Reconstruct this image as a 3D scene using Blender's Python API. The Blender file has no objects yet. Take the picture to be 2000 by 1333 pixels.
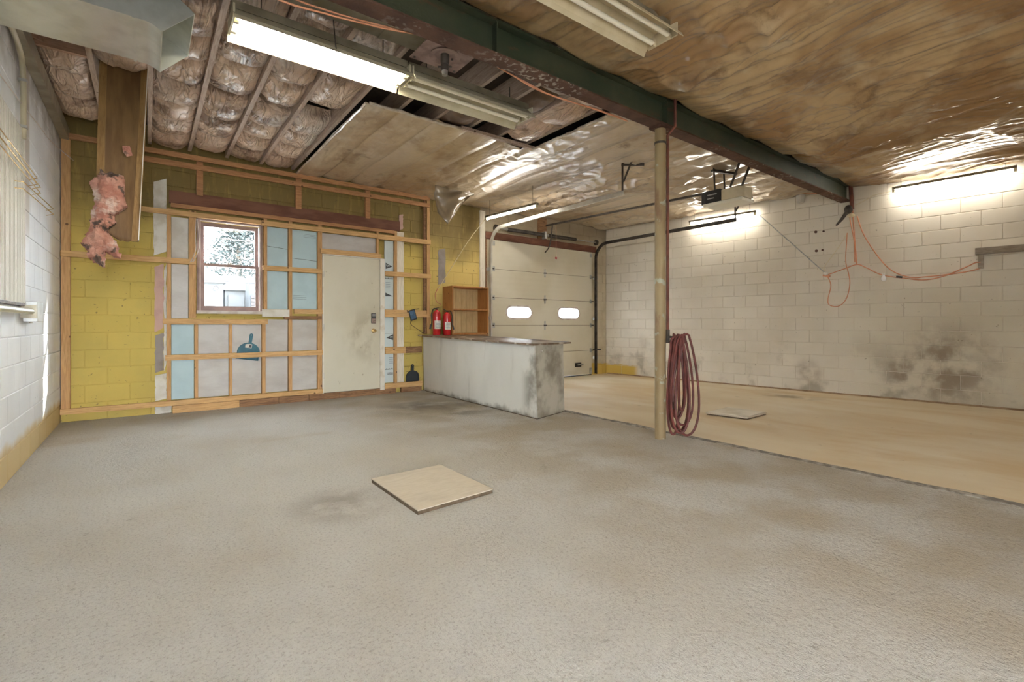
import bpy, bmesh, math, random
from mathutils import Vector, noise
from mathutils.geometry import tessellate_polygon

random.seed(7)
S = bpy.context.scene
COL = S.collection

# ------------------------------------------------------------------ camera, sky, sun, exposure
cam = bpy.data.cameras.new('camera')
cam.sensor_width = 36.0
cam.lens = 940.0 / 2000.0 * 36.0
cam.shift_y = -(666.5 - 634.0) / 2000.0
cam.clip_start = 0.02
cam_o = bpy.data.objects.new('camera', cam)
COL.objects.link(cam_o)
cam_o.location = (0.0, 0.0, 1.11)
cam_o.rotation_euler = (math.radians(90), 0, -math.atan(712.0 / 940.0))
S.camera = cam_o

world = bpy.data.worlds.new('overcast_sky')
S.world = world
world.use_nodes = True
bg = world.node_tree.nodes['Background']
bg.inputs[0].default_value = (0.88, 0.94, 1.0, 1)
bg.inputs[1].default_value = 13.0

sun = bpy.data.lights.new('sun', 'SUN')
sun.energy = 4.0
sun.angle = math.radians(1.5)
sun.color = (1.0, 0.95, 0.86)
sun_o = bpy.data.objects.new('sun', sun)
COL.objects.link(sun_o)
sun_o.location = (12, 14, 9)
sun_o.rotation_euler = Vector((-1.4, -0.91, -0.93)).to_track_quat('-Z', 'Y').to_euler()

S.view_settings.view_transform = 'Standard'
S.view_settings.look = 'None'
S.view_settings.gamma = 1.0
S.view_settings.use_curve_mapping = False
S.view_settings.exposure = 2.2

TUBE = 7.0        # lamp tube emission

# ------------------------------------------------------------------ materials
class NT:
    """small node-graph builder for procedural materials"""
    def __init__(self, name, rough=0.7, metal=0.0, spec=0.4):
        self.m = bpy.data.materials.new(name)
        self.m.use_nodes = True
        self.t = self.m.node_tree
        self.b = self.t.nodes['Principled BSDF']
        self.set('Roughness', rough); self.set('Metallic', metal); self.set('Specular IOR Level', spec)
        self._pos = None
    def new(self, k): return self.t.nodes.new(k)
    def link(self, a, b): self.t.links.new(a, b)
    def put(self, sock, v):
        if isinstance(v, bpy.types.NodeSocket): self.link(v, sock)
        elif isinstance(v, (tuple, list)) and len(v) == 3 and sock.type == 'RGBA': sock.default_value = (*v, 1)
        else: sock.default_value = v
    def set(self, n, v): self.put(self.b.inputs[n], v)
    def pos(self):
        if self._pos is None: self._pos = self.new('ShaderNodeNewGeometry').outputs['Position']
        return self._pos
    def scaled(self, st):
        if st == (1, 1, 1): return self.pos()
        n = self.new('ShaderNodeVectorMath'); n.operation = 'MULTIPLY'
        self.link(self.pos(), n.inputs[0]); n.inputs[1].default_value = st
        return n.outputs[0]
    def noise(self, scale, st=(1, 1, 1), detail=4, rough=0.55, dist=0.0):
        n = self.new('ShaderNodeTexNoise')
        self.link(self.scaled(st), n.inputs['Vector'])
        n.inputs['Scale'].default_value = scale; n.inputs['Detail'].default_value = detail
        n.inputs['Roughness'].default_value = rough; n.inputs['Distortion'].default_value = dist
        return n.outputs['Fac']
    def voro(self, scale, st=(1, 1, 1)):
        n = self.new('ShaderNodeTexVoronoi'); self.link(self.scaled(st), n.inputs['Vector'])
        n.inputs['Scale'].default_value = scale
        return n.outputs['Distance']
    def ramp(self, f, lo, hi, a=0.0, b=1.0):
        n = self.new('ShaderNodeMapRange'); n.interpolation_type = 'SMOOTHSTEP'
        self.put(n.inputs['Value'], f)
        n.inputs['From Min'].default_value = lo; n.inputs['From Max'].default_value = hi
        n.inputs['To Min'].default_value = a; n.inputs['To Max'].default_value = b
        return n.outputs['Result']
    def math(self, op, a, b=0.0):
        n = self.new('ShaderNodeMath'); n.operation = op
        self.put(n.inputs[0], a); self.put(n.inputs[1], b)
        return n.outputs[0]
    def mul(self, *a):
        r = a[0]
        for x in a[1:]: r = self.math('MULTIPLY', r, x)
        return r
    def mix(self, a, b, f):
        n = self.new('ShaderNodeMix'); n.data_type = 'RGBA'
        self.put(n.inputs[0], f); self.put(n.inputs[6], a); self.put(n.inputs[7], b)
        return n.outputs[2]
    def xyz(self):
        n = self.new('ShaderNodeSeparateXYZ'); self.link(self.pos(), n.inputs[0])
        return n.outputs
    def ridge(self, scale, st=(1, 1, 1), detail=3, dist=1.5, w=0.12):
        f = self.noise(scale, st, detail, 0.5, dist)
        return self.ramp(self.math('ABSOLUTE', self.math('SUBTRACT', f, 0.5)), 0.0, w, 1.0, 0.0)
    def rnd(self): return self.new('ShaderNodeObjectInfo').outputs['Random']
    def bump(self, h, strength=0.3, dist=0.01):
        n = self.new('ShaderNodeBump'); n.inputs['Strength'].default_value = strength
        n.inputs['Distance'].default_value = dist
        self.put(n.inputs['Height'], h); self.set('Normal', n.outputs[0])
    def near(self, p, r0, r1):
        """1 inside radius r0 of the world point p, 0 beyond r1 - for stains of their own shape"""
        n = self.new('ShaderNodeVectorMath'); n.operation = 'DISTANCE'
        self.link(self.pos(), n.inputs[0]); n.inputs[1].default_value = p
        return self.ramp(n.outputs['Value'], r0, r1, 1.0, 0.0)

def simple(name, c, c2=None, scale=6, rough=0.6, metal=0.0, st=(1, 1, 1), lo=0.4, hi=0.65, bump=0.0, bscale=80, spec=0.4, coat=0.0):
    n = NT(name, rough, metal, spec)
    col = c
    if c2: col = n.mix(c, c2, n.ramp(n.noise(scale, st, 5), lo, hi))
    n.set('Base Color', col)
    if bump: n.bump(n.noise(bscale, st, 4), bump, 0.004)
    if coat: n.set('Coat Weight', coat); n.set('Coat Roughness', 0.12)
    return n.m

MT = {}
def wood(name, a, b, grain, knots=True, dark=(0.10, 0.045, 0.02)):
    n = NT(name, 0.65)
    c = n.mix(a, b, n.ramp(n.noise(9, grain, 6, 0.6, 1.2), 0.35, 0.7))
    c = n.mix(c, tuple(x * 0.62 for x in a), n.mul(n.ramp(n.noise(2.3, (1, 1, 1), 3), 0.5, 0.8), 0.55))
    if knots: c = n.mix(c, dark, n.mul(n.ramp(n.voro(5.5), 0.10, 0.06), 0.85))
    n.set('Base Color', c)
    n.bump(n.noise(30, grain, 4), 0.25, 0.003)
    return n.m
MT['wood_x'] = wood('pine_horizontal', (0.68, 0.43, 0.19), (0.52, 0.30, 0.115), (0.5, 6, 6))
MT['wood_z'] = wood('pine_vertical', (0.60, 0.36, 0.155), (0.44, 0.245, 0.095), (6, 6, 0.5))
MT['wood_top'] = wood('pine_reddish', (0.52, 0.27, 0.12), (0.36, 0.17, 0.07), (0.5, 6, 6))
MT['wood_old'] = wood('old_timber', (0.33, 0.18, 0.085), (0.17, 0.085, 0.04), (0.6, 6, 6))
MT['wood_white'] = wood('whitewashed_timber', (0.80, 0.74, 0.62), (0.66, 0.60, 0.48), (6, 6, 0.6))
MT['joist'] = wood('joist_timber', (0.50, 0.39, 0.31), (0.34, 0.24, 0.18), (6, 0.5, 6))
MT['joist_red'] = wood('blocking_timber', (0.46, 0.28, 0.19), (0.32, 0.18, 0.11), (0.6, 6, 6))
MT['cabinet'] = wood('honey_pine', (0.47, 0.215, 0.065), (0.35, 0.145, 0.04), (6, 6, 0.5), dark=(0.16, 0.06, 0.02))
MT['cabinet_back'] = wood('pale_pine_boarding', (0.66, 0.49, 0.24), (0.55, 0.38, 0.17), (6, 6, 0.5), knots=False)
MT['grey_timber'] = wood('weathered_timber', (0.38, 0.32, 0.25), (0.26, 0.21, 0.16), (6, 0.6, 6))
MT['plywood'] = wood('dusty_plywood', (0.56, 0.495, 0.40), (0.49, 0.425, 0.33), (0.8, 5, 1), knots=False)
MT['hatch_paint'] = simple('scuffed_pale_paint', (0.74, 0.70, 0.60), (0.62, 0.57, 0.46), 4, 0.7)
MT['edge_dark'] = simple('dark_board_edge', (0.10, 0.07, 0.04), (0.16, 0.11, 0.07), 20)

# floors ----------------------------------------------------------------
n = NT('aggregate_concrete', 0.85, 0, 0.25)
c = n.mix((0.64, 0.61, 0.555), (0.57, 0.52, 0.44), n.ramp(n.noise(0.55, (1, 1, 1), 3), 0.40, 0.66))
c = n.mix(c, (0.68, 0.655, 0.61), n.mul(n.ramp(n.noise(0.8, (1, .6, 1), 4), 0.48, 0.72), 0.7))
c = n.mix(c, (0.46, 0.33, 0.19), n.mul(n.ramp(n.noise(1.1, (.7, 1, 1), 5), 0.58, 0.78), 0.5))
c = n.mix(c, (0.27, 0.225, 0.175), n.mul(n.ramp(n.noise(70, (1, 1, 1), 5, 0.85), 0.50, 0.66), 0.6))
c = n.mix(c, (0.70, 0.66, 0.60), n.mul(n.ramp(n.noise(120, (1, 1, 1), 3, 0.7), 0.58, 0.72), 0.75))
st = n.mul(n.near((3.1, 5.7, 0), 0.2, 1.15), n.ramp(n.noise(2.2, (1, 1, 1), 5), 0.34, 0.58))
c = n.mix(c, (0.17, 0.145, 0.11), n.mul(st, 0.8))
st = n.mul(n.near((0.95, 3.0, 0), 0.05, 0.42), n.ramp(n.noise(4, (1, 1, 1), 4), 0.3, 0.6))
c = n.mix(c, (0.24, 0.20, 0.15), n.mul(st, 0.55))
st = n.mul(n.near((1.75, 3.75, 0), 0.05, 0.5), n.ramp(n.noise(3.5, (1, 1, 1), 4), 0.3, 0.6))
c = n.mix(c, (0.62, 0.57, 0.48), n.mul(st, 0.7))
c = n.mix(c, (0.46, 0.385, 0.27), n.mul(n.ramp(n.xyz()[0], 1.0, 3.2), n.ramp(n.noise(1.4, (1, 1, 1), 5), .38, .62), .75))
c = n.mix(c, (0.20, 0.165, 0.12), n.mul(n.ramp(n.noise(9, (1, 1, 1), 5, .7), .64, .74), .6))
n.set('Base Color', c)
h = n.math('ADD', n.mul(n.noise(75, (1, 1, 1), 5, 0.8), 1.0), n.mul(n.ramp(n.noise(28, (1, 1, 1), 4, .7), 0.35, 0.6), 0.7))
n.bump(h, 1.0, 0.012)
MT['floor_rough'] = n.m
n = NT('smooth_tan_concrete', 0.6, 0, 0.3)
c = n.mix((0.70, 0.61, 0.45), (0.63, 0.52, 0.35), n.ramp(n.noise(0.8, (1, 0.5, 1), 4), 0.4, 0.65))
c = n.mix(c, (0.58, 0.42, 0.22), n.mul(n.ramp(n.noise(0.8, (1.3, .6, 1), 6, .6, .6), 0.48, 0.68), 0.7))
c = n.mix(c, (0.76, 0.70, 0.58), n.mul(n.ramp(n.noise(1.3, (1, .4, 1), 4), 0.52, 0.74), 0.6))
c = n.mix(c, (0.28, 0.20, 0.10), n.mul(n.ramp(n.noise(7, (1, 1, 1), 5), 0.66, 0.78), 0.6))
c = n.mix(c, (0.27, 0.20, 0.11), n.mul(n.near((7.9, 3.3, 0), 0.05, 0.55), n.ramp(n.noise(3, (1, 1, 1), 4), 0.4, 0.6), 0.8))
n.set('Base Color', c)
n.bump(n.noise(50, (1, 1, 1), 4), 0.15, 0.004)
MT['floor_smooth'] = n.m
MT['seam'] = simple('seam_filler', (0.16, 0.14, 0.115), (0.36, 0.33, 0.28), 14, 0.9, bump=0.6, bscale=40)

# block walls ------------------------------------------------------------
n = NT('yellow_painted_block', 0.72)
X, Yc, Z = n.xyz()
c = n.mix((0.62, 0.47, 0.12), (0.55, 0.43, 0.115), n.ramp(n.noise(2.2, (1, 1, 1), 4), 0.35, 0.65))
c = n.mix(c, (0.48, 0.36, 0.07), n.mul(n.rnd(), 0.25))
c = n.mix(c, (0.70, 0.53, 0.19), n.ramp(X, 3.2, 4.6, 0.0, 0.7))
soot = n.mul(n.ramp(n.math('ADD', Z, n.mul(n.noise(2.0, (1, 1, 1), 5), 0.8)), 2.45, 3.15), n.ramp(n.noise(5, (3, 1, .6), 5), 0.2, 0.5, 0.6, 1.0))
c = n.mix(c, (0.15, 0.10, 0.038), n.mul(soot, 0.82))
c = n.mix(c, (0.16, 0.12, 0.05), n.mul(n.ramp(n.noise(26, (1, 1, 1), 3), 0.67, 0.73), 0.7))
cream = n.mix((0.58, 0.50, 0.36), (0.45, 0.38, 0.26), n.ramp(n.noise(1.5), 0.4, 0.65))
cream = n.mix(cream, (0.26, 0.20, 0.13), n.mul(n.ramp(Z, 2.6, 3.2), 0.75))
base = n.mul(n.ramp(n.math('ADD', Z, n.mul(n.noise(6), 0.1)), 0.30, 0.28))
cream = n.mix(cream, (0.62, 0.43, 0.10), base)
c = n.mix(c, cream, n.ramp(X, 4.86, 4.9))
n.set('Base Color', c); n.bump(n.noise(90, (1, 1, 1), 5, 0.7), 0.35, 0.003)
MT['block_back'] = n.m
n = NT('beige_painted_block', 0.7)
X, Yc, Z = n.xyz()
c = n.mix((0.74, 0.685, 0.585), (0.66, 0.60, 0.495), n.ramp(n.noise(0.9, (1, 1, 1), 3), 0.38, 0.66))
c = n.mix(c, (0.50, 0.44, 0.34), n.mul(n.rnd(), 0.18))
c = n.mix(c, (0.47, 0.42, 0.28), n.mul(n.ramp(Yc, 4.2, 1.5), n.ramp(Z, 2.1, 1.2), 0.45))
low = n.ramp(Z, 1.1, 0.15)
c = n.mix(c, (0.20, 0.17, 0.115), n.mul(low, n.ramp(n.noise(1.9, (1, 1, 1), 6), 0.50, 0.66), 0.6))
for p, r in (((8.85, 1.7, .5), .85), ((8.7, 2.15, .35), .4), ((8.6, 3.4, .3), .32)):
    c = n.mix(c, (0.20, 0.145, 0.095), n.mul(n.near(p, r * .2, r), n.ramp(n.noise(3.2, (1, 1, 1), 6), 0.36, 0.62), 0.8))
c = n.mix(c, (0.13, 0.10, 0.05), n.mul(n.ramp(n.noise(22, (1, 1, 1), 3), 0.69, 0.74), 0.55))
c = n.mix(c, (0.60, 0.41, 0.08), n.mul(n.ramp(n.math('ADD', Z, n.mul(n.noise(5), 0.1)), 0.28, 0.25), n.ramp(Yc, 6.55, 6.7)))
n.set('Base Color', c); n.bump(n.noise(90, (1, 1, 1), 5, 0.7), 0.3, 0.003)
MT['block_right'] = n.m
n = NT('white_painted_block', 0.62)
X, Yc, Z = n.xyz()
c = n.mix((0.80, 0.815, 0.83), (0.72, 0.735, 0.75), n.ramp(n.noise(1.2, (1, 1, 1), 3), 0.38, 0.66))
c = n.mix(c, (0.55, 0.54, 0.52), n.mul(n.rnd(), 0.15))
c = n.mix(c, (0.58, 0.44, 0.22), n.ramp(n.math('ADD', Z, n.mul(n.noise(3.5), 0.14)), 0.36, 0.27))
smear = n.mul(n.ramp(n.math('ABSOLUTE', n.math('SUBTRACT', Yc, 5.45)), 0.19, 0.10), n.ramp(Z, 1.7, 2.0))
c = n.mix(c, (0.40, 0.30, 0.20), n.mul(smear, 0.6))
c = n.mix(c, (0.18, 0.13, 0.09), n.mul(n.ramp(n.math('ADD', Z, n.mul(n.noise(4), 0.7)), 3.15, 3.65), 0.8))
c = n.mix(c, (0.2, 0.2, 0.19), n.mul(n.ramp(n.noise(18, (1, 1, 1), 3), 0.70, 0.75), 0.55))
n.set('Base Color', c); n.bump(n.noise(80, (1, 1, 1), 5, 0.7), 0.3, 0.003)
MT['block_left'] = n.m
MT['mortar_back'] = simple('yellow_mortar', (0.36, 0.27, 0.06), (0.26, 0.19, 0.06), 4, 0.9)
MT['mortar_right'] = simple('beige_mortar', (0.66, 0.60, 0.49), (0.55, 0.48, 0.38), 2, 0.9)
MT['mortar_left'] = simple('white_mortar', (0.55, 0.56, 0.57), (0.44, 0.44, 0.44), 4, 0.9)

# ceiling ----------------------------------------------------------------
def film(name, a, b, d, g, rs):
    n = NT(name, 0.38, 0, 0.5)
    c = n.mix(a, b, n.ramp(n.noise(0.9, (1.2, 0.9, 1), 5, 0.6), 0.42, 0.58))
    c = n.mix(c, d, n.mul(n.ramp(n.noise(1.7, (1.4, .9, 1), 6, 0.65), 0.50, 0.72), 0.85))
    c = n.mix(c, g, n.mul(n.ramp(n.noise(2.6, (1, 1, 1), 5), 0.54, 0.72), 0.6))
    c = n.mix(c, tuple(x * .6 for x in d), n.mul(n.ramp(n.noise(2.2, (1, 1, 1), 6, .7), 0.58, 0.72), 0.7))
    n.set('Base Color', c)
    n.set('Coat Weight', 0.9); n.set('Coat Roughness', 0.24)
    n.bump(n.noise(9, (1.6, .9, 1), 3, .5, .8), 0.35, 0.02)
    return n.m
MT['film_back'] = film('dusty_poly_film', (0.53, 0.43, 0.30), (0.43, 0.32, 0.20), (0.25, 0.15, 0.075), (0.56, 0.49, 0.39), (1.3, .9, 1))
MT['film_edge'] = simple('bright_film_edge', (0.62, 0.56, 0.47), (0.42, 0.34, 0.25), 9, 0.3, bump=0.6, bscale=25, coat=0.8)
MT['film_near'] = film('brown_poly_film', (0.46, 0.325, 0.17), (0.30, 0.17, 0.07), (0.16, 0.08, 0.032), (0.52, 0.43, 0.29), (2.2, .45, 1))
n = NT('clear_film_flap', 0.2, 0, 0.6)
n.set('Base Color', n.mix((0.38, 0.31, 0.21), (0.28, 0.21, 0.13), n.noise(4)))
n.set('Coat Weight', 1.0); n.set('Alpha', 0.8); n.bump(n.noise(16, (1, 1, 1), 5), 0.5, 0.02)
MT['film_flap'] = n.m
n = NT('kraft_batt', 0.42, 0, 0.45)
c = n.mix((0.66, 0.50, 0.38), (0.54, 0.37, 0.26), n.ramp(n.noise(3, (1, 1, 1), 5), 0.35, 0.65))
c = n.mix(c, (0.20, 0.115, 0.075), n.mul(n.ramp(n.noise(2.4, (1, 1.4, 1), 6, 0.65), 0.46, 0.64), 0.9))
c = n.mix(c, (0.55, 0.51, 0.47), n.mul(n.ramp(n.noise(1.4, (1, 1, 1), 3), 0.52, 0.68), 0.65))
c = n.mix(c, (0.13, 0.08, 0.05), n.mul(n.ramp(n.noise(20, (2.5, .7, 1), 4), 0.6, 0.75), 0.35))
n.set('Base Color', c); n.set('Coat Weight', 0.35); n.set('Coat Roughness', 0.25)
n.bump(n.math('ADD', n.mul(n.ridge(5, (2.2, .6, 1), 2, 1.2, .12), 1.0), n.mul(n.noise(18, (2, .8, 1), 3, 0.5, 1.0), .35)), 0.8, 0.02)
MT['batt'] = n.m
MT['batt_dark'] = simple('dark_kraft_batt', (0.17, 0.105, 0.06), (0.09, 0.055, 0.035), 4, 0.5, bump=0.6, bscale=20)  # darker batt tone, used in the ceiling opening
MT['deck'] = simple('roof_deck_boards', (0.07, 0.05, 0.035), (0.035, 0.025, 0.02), 3, 0.9)
MT['kraft'] = simple('hanging_kraft_paper', (0.20, 0.115, 0.045), (0.14, 0.075, 0.028), 5, 0.55, st=(3, 1, .5), bump=0.25, bscale=25)
n = NT('pink_fibreglass', 0.95, 0, 0.1)
c = n.mix((0.66, 0.37, 0.29), (0.54, 0.25, 0.19), n.ramp(n.noise(8), 0.35, 0.62))
c = n.mix(c, (0.80, 0.66, 0.59), n.ramp(n.noise(6, (1, 1, 1.5), 4), 0.52, 0.68))
c = n.mix(c, (0.17, 0.12, 0.10), n.ramp(n.noise(7.5, (1, 1, 1), 5), 0.55, 0.62))
n.set('Base Color', c); n.bump(n.noise(45, (1, 1, 1), 5, .7), 1.0, 0.02)
MT['pink'] = n.m

# metals, plastics -------------------------------------------------------
n = NT('green_steel', 0.5, 0, 0.45)
c = n.mix((0.032, 0.045, 0.026), (0.055, 0.062, 0.036), n.ramp(n.noise(3), 0.35, 0.65))
c = n.mix(c, (0.10, 0.05, 0.028), n.mul(n.ramp(n.noise(5, (1, 1, 3), 6), 0.58, 0.72), 0.8))
n.set('Base Color', c); n.bump(n.noise(60), 0.3, 0.003); MT['beam'] = n.m
n = NT('rusty_flange', 0.8, 0, 0.3)
c = n.mix((0.12, 0.062, 0.042), (0.075, 0.038, 0.027), n.ramp(n.noise(6), 0.35, 0.65))
c = n.mix(c, (0.36, 0.31, 0.25), n.mul(n.ramp(n.noise(24, (1, 1, 1), 5), 0.52, 0.62), n.ramp(n.noise(1.2), 0.45, 0.6)))
n.set('Base Color', c); n.bump(n.noise(50, (1, 1, 1), 5), 0.6, 0.005); MT['rust'] = n.m
MT['ledge'] = simple('packed_dirt', (0.36, 0.25, 0.145), (0.22, 0.14, 0.08), 6, 0.9, bump=0.6, bscale=30)
MT['lintel'] = simple('rusty_lintel', (0.15, 0.058, 0.036), (0.22, 0.10, 0.06), 4, 0.75, st=(.6, 1, 2), bump=0.3)
MT['galv'] = simple('galvanised_sheet', (0.60, 0.61, 0.56), (0.50, 0.51, 0.46), 5, 0.36, 0.75)
MT['galv_dull'] = simple('dull_galvanised_sheet', (0.40, 0.36, 0.28), (0.30, 0.26, 0.19), 5, 0.45, 0.7)
MT['zinc'] = simple('zinc_hardware', (0.50, 0.50, 0.48), (0.36, 0.36, 0.34), 8, 0.4, 0.8)
MT['steel_dark'] = simple('dark_steel', (0.10, 0.085, 0.07), (0.06, 0.05, 0.045), 10, 0.5, 0.5)
MT['track'] = simple('pale_track_steel', (0.62, 0.60, 0.53), (0.5, 0.48, 0.42), 6, 0.4, 0.35)
n = NT('tan_painted_pipe', 0.55)
c = n.mix((0.32, 0.245, 0.13), (0.245, 0.17, 0.085), n.ramp(n.noise(3, (1, 1, .5)), 0.35, 0.65))
c = n.mix(c, (0.20, 0.11, 0.06), n.mul(n.ramp(n.noise(7, (1, 1, .4), 5), 0.56, 0.7), 0.8))
c = n.mix(c, (0.42, 0.47, 0.40), n.mul(n.ramp(n.noise(9, (1, 1, 1), 4), 0.6, 0.68), 0.6))
n.set('Base Color', c); n.bump(n.noise(50), 0.25, 0.003); MT['post'] = n.m
MT['red_pipe'] = simple('rust_red_pipe', (0.20, 0.065, 0.04), (0.12, 0.04, 0.03), 9, 0.6)
MT['hose'] = simple('dull_red_rubber', (0.16, 0.042, 0.034), (0.10, 0.028, 0.024), 12, 0.5)
MT['orange'] = simple('orange_cord', (0.66, 0.30, 0.17), (0.55, 0.23, 0.12), 10, 0.45)
MT['cord_white'] = simple('cream_cord', (0.66, 0.56, 0.36), None, rough=0.5)
MT['white_metal'] = simple('white_enamel', (0.52, 0.47, 0.33), (0.44, 0.39, 0.26), 5, 0.4)
MT['lamp_back'] = simple('dark_enamel', (0.22, 0.19, 0.13), (0.15, 0.125, 0.08), 5, 0.55)  # darker enamel tone for lamp spines and strip housings
MT['cream_metal'] = simple('yellowed_enamel', (0.62, 0.53, 0.36), (0.52, 0.43, 0.27), 4, 0.45)
MT['tube_off'] = simple('unlit_tube_glass', (0.80, 0.74, 0.60), None, rough=0.25)
MT['flue'] = simple('pinkish_steel_plate', (0.30, 0.21, 0.18), (0.20, 0.13, 0.11), 9, 0.6, 0.2, bump=0.3)
def emit(name, col, s):
    n = NT(name); n.set('Base Color', (0.9, 0.9, 0.85)); n.set('Emission Color', col); n.set('Emission Strength', s); return n.m
MT['tube_warm'] = emit('lit_tube_warm', (1.0, 0.94, 0.78), TUBE * 2.4)
MT['tube_added'] = emit('lit_tube_added', (1.0, 0.95, 0.86), TUBE * .8)  # for the lamps added out of view
MT['tube_white'] = emit('lit_tube_white', (1.0, 0.95, 0.86), TUBE * 2.7)
MT['black'] = simple('black_plastic', (0.025, 0.025, 0.025), None, rough=0.45)
MT['screen'] = simple('blue_grey_screen', (0.07, 0.13, 0.22), (0.10, 0.17, 0.27), 20, 0.12)
MT['brass'] = simple('brass', (0.66, 0.48, 0.22), None, rough=0.25, metal=1.0)
MT['chrome'] = simple('satin_nickel', (0.60, 0.58, 0.54), None, rough=0.25, metal=1.0)
MT['red_gloss'] = simple('red_gloss_paint', (0.52, 0.018, 0.022), None, rough=0.22, coat=0.6)
MT['paper'] = simple('paper_label', (0.72, 0.69, 0.62), (0.62, 0.58, 0.50), 40, 0.7)
MT['ink'] = simple('dark_print', (0.07, 0.075, 0.08), None, rough=0.7)
MT['ink_pale'] = simple('faded_print', (0.25, 0.31, 0.36), None, rough=0.7)
MT['pan_blue'] = simple('teal_plastic', (0.028, 0.12, 0.17), (0.04, 0.16, 0.21), 8, 0.4)
MT['pan_black'] = simple('charcoal_plastic', (0.03, 0.035, 0.04), None, rough=0.45)
MT['foam_blue'] = simple('pale_blue_foam', (0.50, 0.645, 0.69), (0.45, 0.59, 0.635), 3, 0.7, bump=0.1)
MT['foam_white'] = simple('blue_white_foam', (0.62, 0.70, 0.71), (0.56, 0.64, 0.65), 3, 0.7, bump=0.1)
n = NT('grey_film_foam', 0.35, 0, 0.5)
n.set('Base Color', n.mix((0.56, 0.54, 0.51), (0.48, 0.45, 0.42), n.ramp(n.noise(2.5, (1, 1, 2)), 0.35, 0.65)))
n.bump(n.noise(7, (1, 1, 5), 5, .6, 1.0), 0.35, 0.01); MT['foam_grey'] = n.m
MT['foam_old'] = simple('old_white_board', (0.68, 0.66, 0.61), (0.55, 0.52, 0.46), 3, 0.75, bump=0.2)
MT['plaster_white'] = simple('white_plaster', (0.74, 0.72, 0.66), (0.58, 0.54, 0.45), 5, 0.85, bump=0.35)
MT['plaster_pink'] = simple('pink_plaster', (0.60, 0.40, 0.34), (0.52, 0.34, 0.29), 5, 0.85, bump=0.3)
MT['plaster_grey'] = simple('grey_plaster', (0.33, 0.29, 0.27), (0.26, 0.23, 0.21), 5, 0.85, bump=0.4)
n = NT('cream_door_paint', 0.5)
X, Yc, Z = n.xyz()
c = n.mix((0.66, 0.62, 0.50), (0.60, 0.555, 0.43), n.ramp(n.noise(1.6, (1, 1, .7), 4), 0.36, 0.66))
c = n.mix(c, (0.27, 0.21, 0.11), n.mul(n.near((2.8, 7.33, .95), 0.1, 0.55), n.ramp(n.noise(5, (1, 1, .6), 5), 0.42, 0.62), 0.55))
c = n.mix(c, (0.22, 0.17, 0.09), n.mul(n.ramp(n.noise(16, (1, 1, .6), 5), 0.66, 0.74), 0.5))
n.set('Base Color', c); MT['door'] = n.m
MT['door_white'] = simple('chipped_white_trim', (0.76, 0.72, 0.64), (0.62, 0.55, 0.43), 6, 0.55, lo=0.5, hi=0.7)
n = NT('garage_door_paint', 0.5)
X, Yc, Z = n.xyz()
c = n.mix((0.68, 0.635, 0.515), (0.61, 0.56, 0.43), n.ramp(n.noise(1.0, (1, 1, 1), 4), 0.38, 0.66))
c = n.mix(c, (0.16, 0.13, 0.10), n.mul(n.near((6.65, 7.36, .45), 0.05, 0.32), n.ramp(n.noise(9, (1, 1, 1), 5), 0.3, 0.55), 0.8))
n.set('Base Color', c)
n.bump(n.math('SINE', n.mul(Z, 60.0)), 0.12, 0.004); MT['garage'] = n.m
n = NT('scuffed_counter_board', 0.45)
X, Yc, Z = n.xyz()
c = n.mix((0.68, 0.67, 0.62), (0.61, 0.60, 0.55), n.ramp(n.noise(1.5, (1, 1, .6), 4), 0.36, 0.66))
c = n.mix(c, (0.30, 0.285, 0.25), n.mul(n.ramp(n.noise(4, (1, 1.4, .3), 6), 0.58, 0.80), 0.5))
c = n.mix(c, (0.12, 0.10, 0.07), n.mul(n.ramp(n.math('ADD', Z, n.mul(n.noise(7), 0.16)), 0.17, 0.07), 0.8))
dirty = n.mul(n.ramp(Yc, 4.62, 4.40), n.ramp(n.noise(3, (1, 1, 1), 6), 0.40, 0.62))
c = n.mix(c, (0.40, 0.355, 0.27), n.mul(n.ramp(Yc, 4.50, 4.44), n.ramp(X, 3.62, 3.63), 0.8))
c = n.mix(c, (0.13, 0.11, 0.075), n.mul(dirty, 0.75))
n.set('Base Color', c); MT['counter'] = n.m
n = NT('worn_counter_top', 0.5)
c = n.mix((0.21, 0.14, 0.085), (0.14, 0.09, 0.055), n.ramp(n.noise(5, (3, .6, 1)), 0.35, 0.65))
c = n.mix(c, (0.62, 0.55, 0.44), n.mul(n.ramp(n.noise(4.5, (1, 1, 1), 6), 0.52, 0.64), 0.8))
n.set('Base Color', c); MT['counter_top'] = n.m
MT['window_frame'] = simple('mauve_brown_paint', (0.30, 0.20, 0.17), (0.22, 0.145, 0.13), 6, 0.5)
MT['window_stop'] = simple('whitish_paint', (0.66, 0.60, 0.55), (0.52, 0.44, 0.39), 8, 0.55)
MT['panel_white'] = simple('corrugated_white_panel', (0.68, 0.66, 0.60), (0.60, 0.58, 0.52), 2, 0.6, bump=0.15)
n = NT('window_glass')
tr = n.new('ShaderNodeBsdfTransparent'); tr.inputs[0].default_value = (0.86, 0.88, 0.89, 1); gl = n.new('ShaderNodeBsdfGlossy'); mx = n.new('ShaderNodeMixShader')
gl.inputs['Roughness'].default_value = 0.02; mx.inputs[0].default_value = 0.05
n.link(tr.outputs[0], mx.inputs[1]); n.link(gl.outputs[0], mx.inputs[2]); n.link(mx.outputs[0], n.t.nodes['Material Output'].inputs[0])
MT['glass'] = n.m
n = NT('frosted_acrylic')
tr = n.new('ShaderNodeBsdfTransparent'); tl = n.new('ShaderNodeBsdfTranslucent'); mx = n.new('ShaderNodeMixShader')
mx.inputs[0].default_value = 0.75; tl.inputs[0].default_value = (0.95, 0.97, 1, 1)
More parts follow.
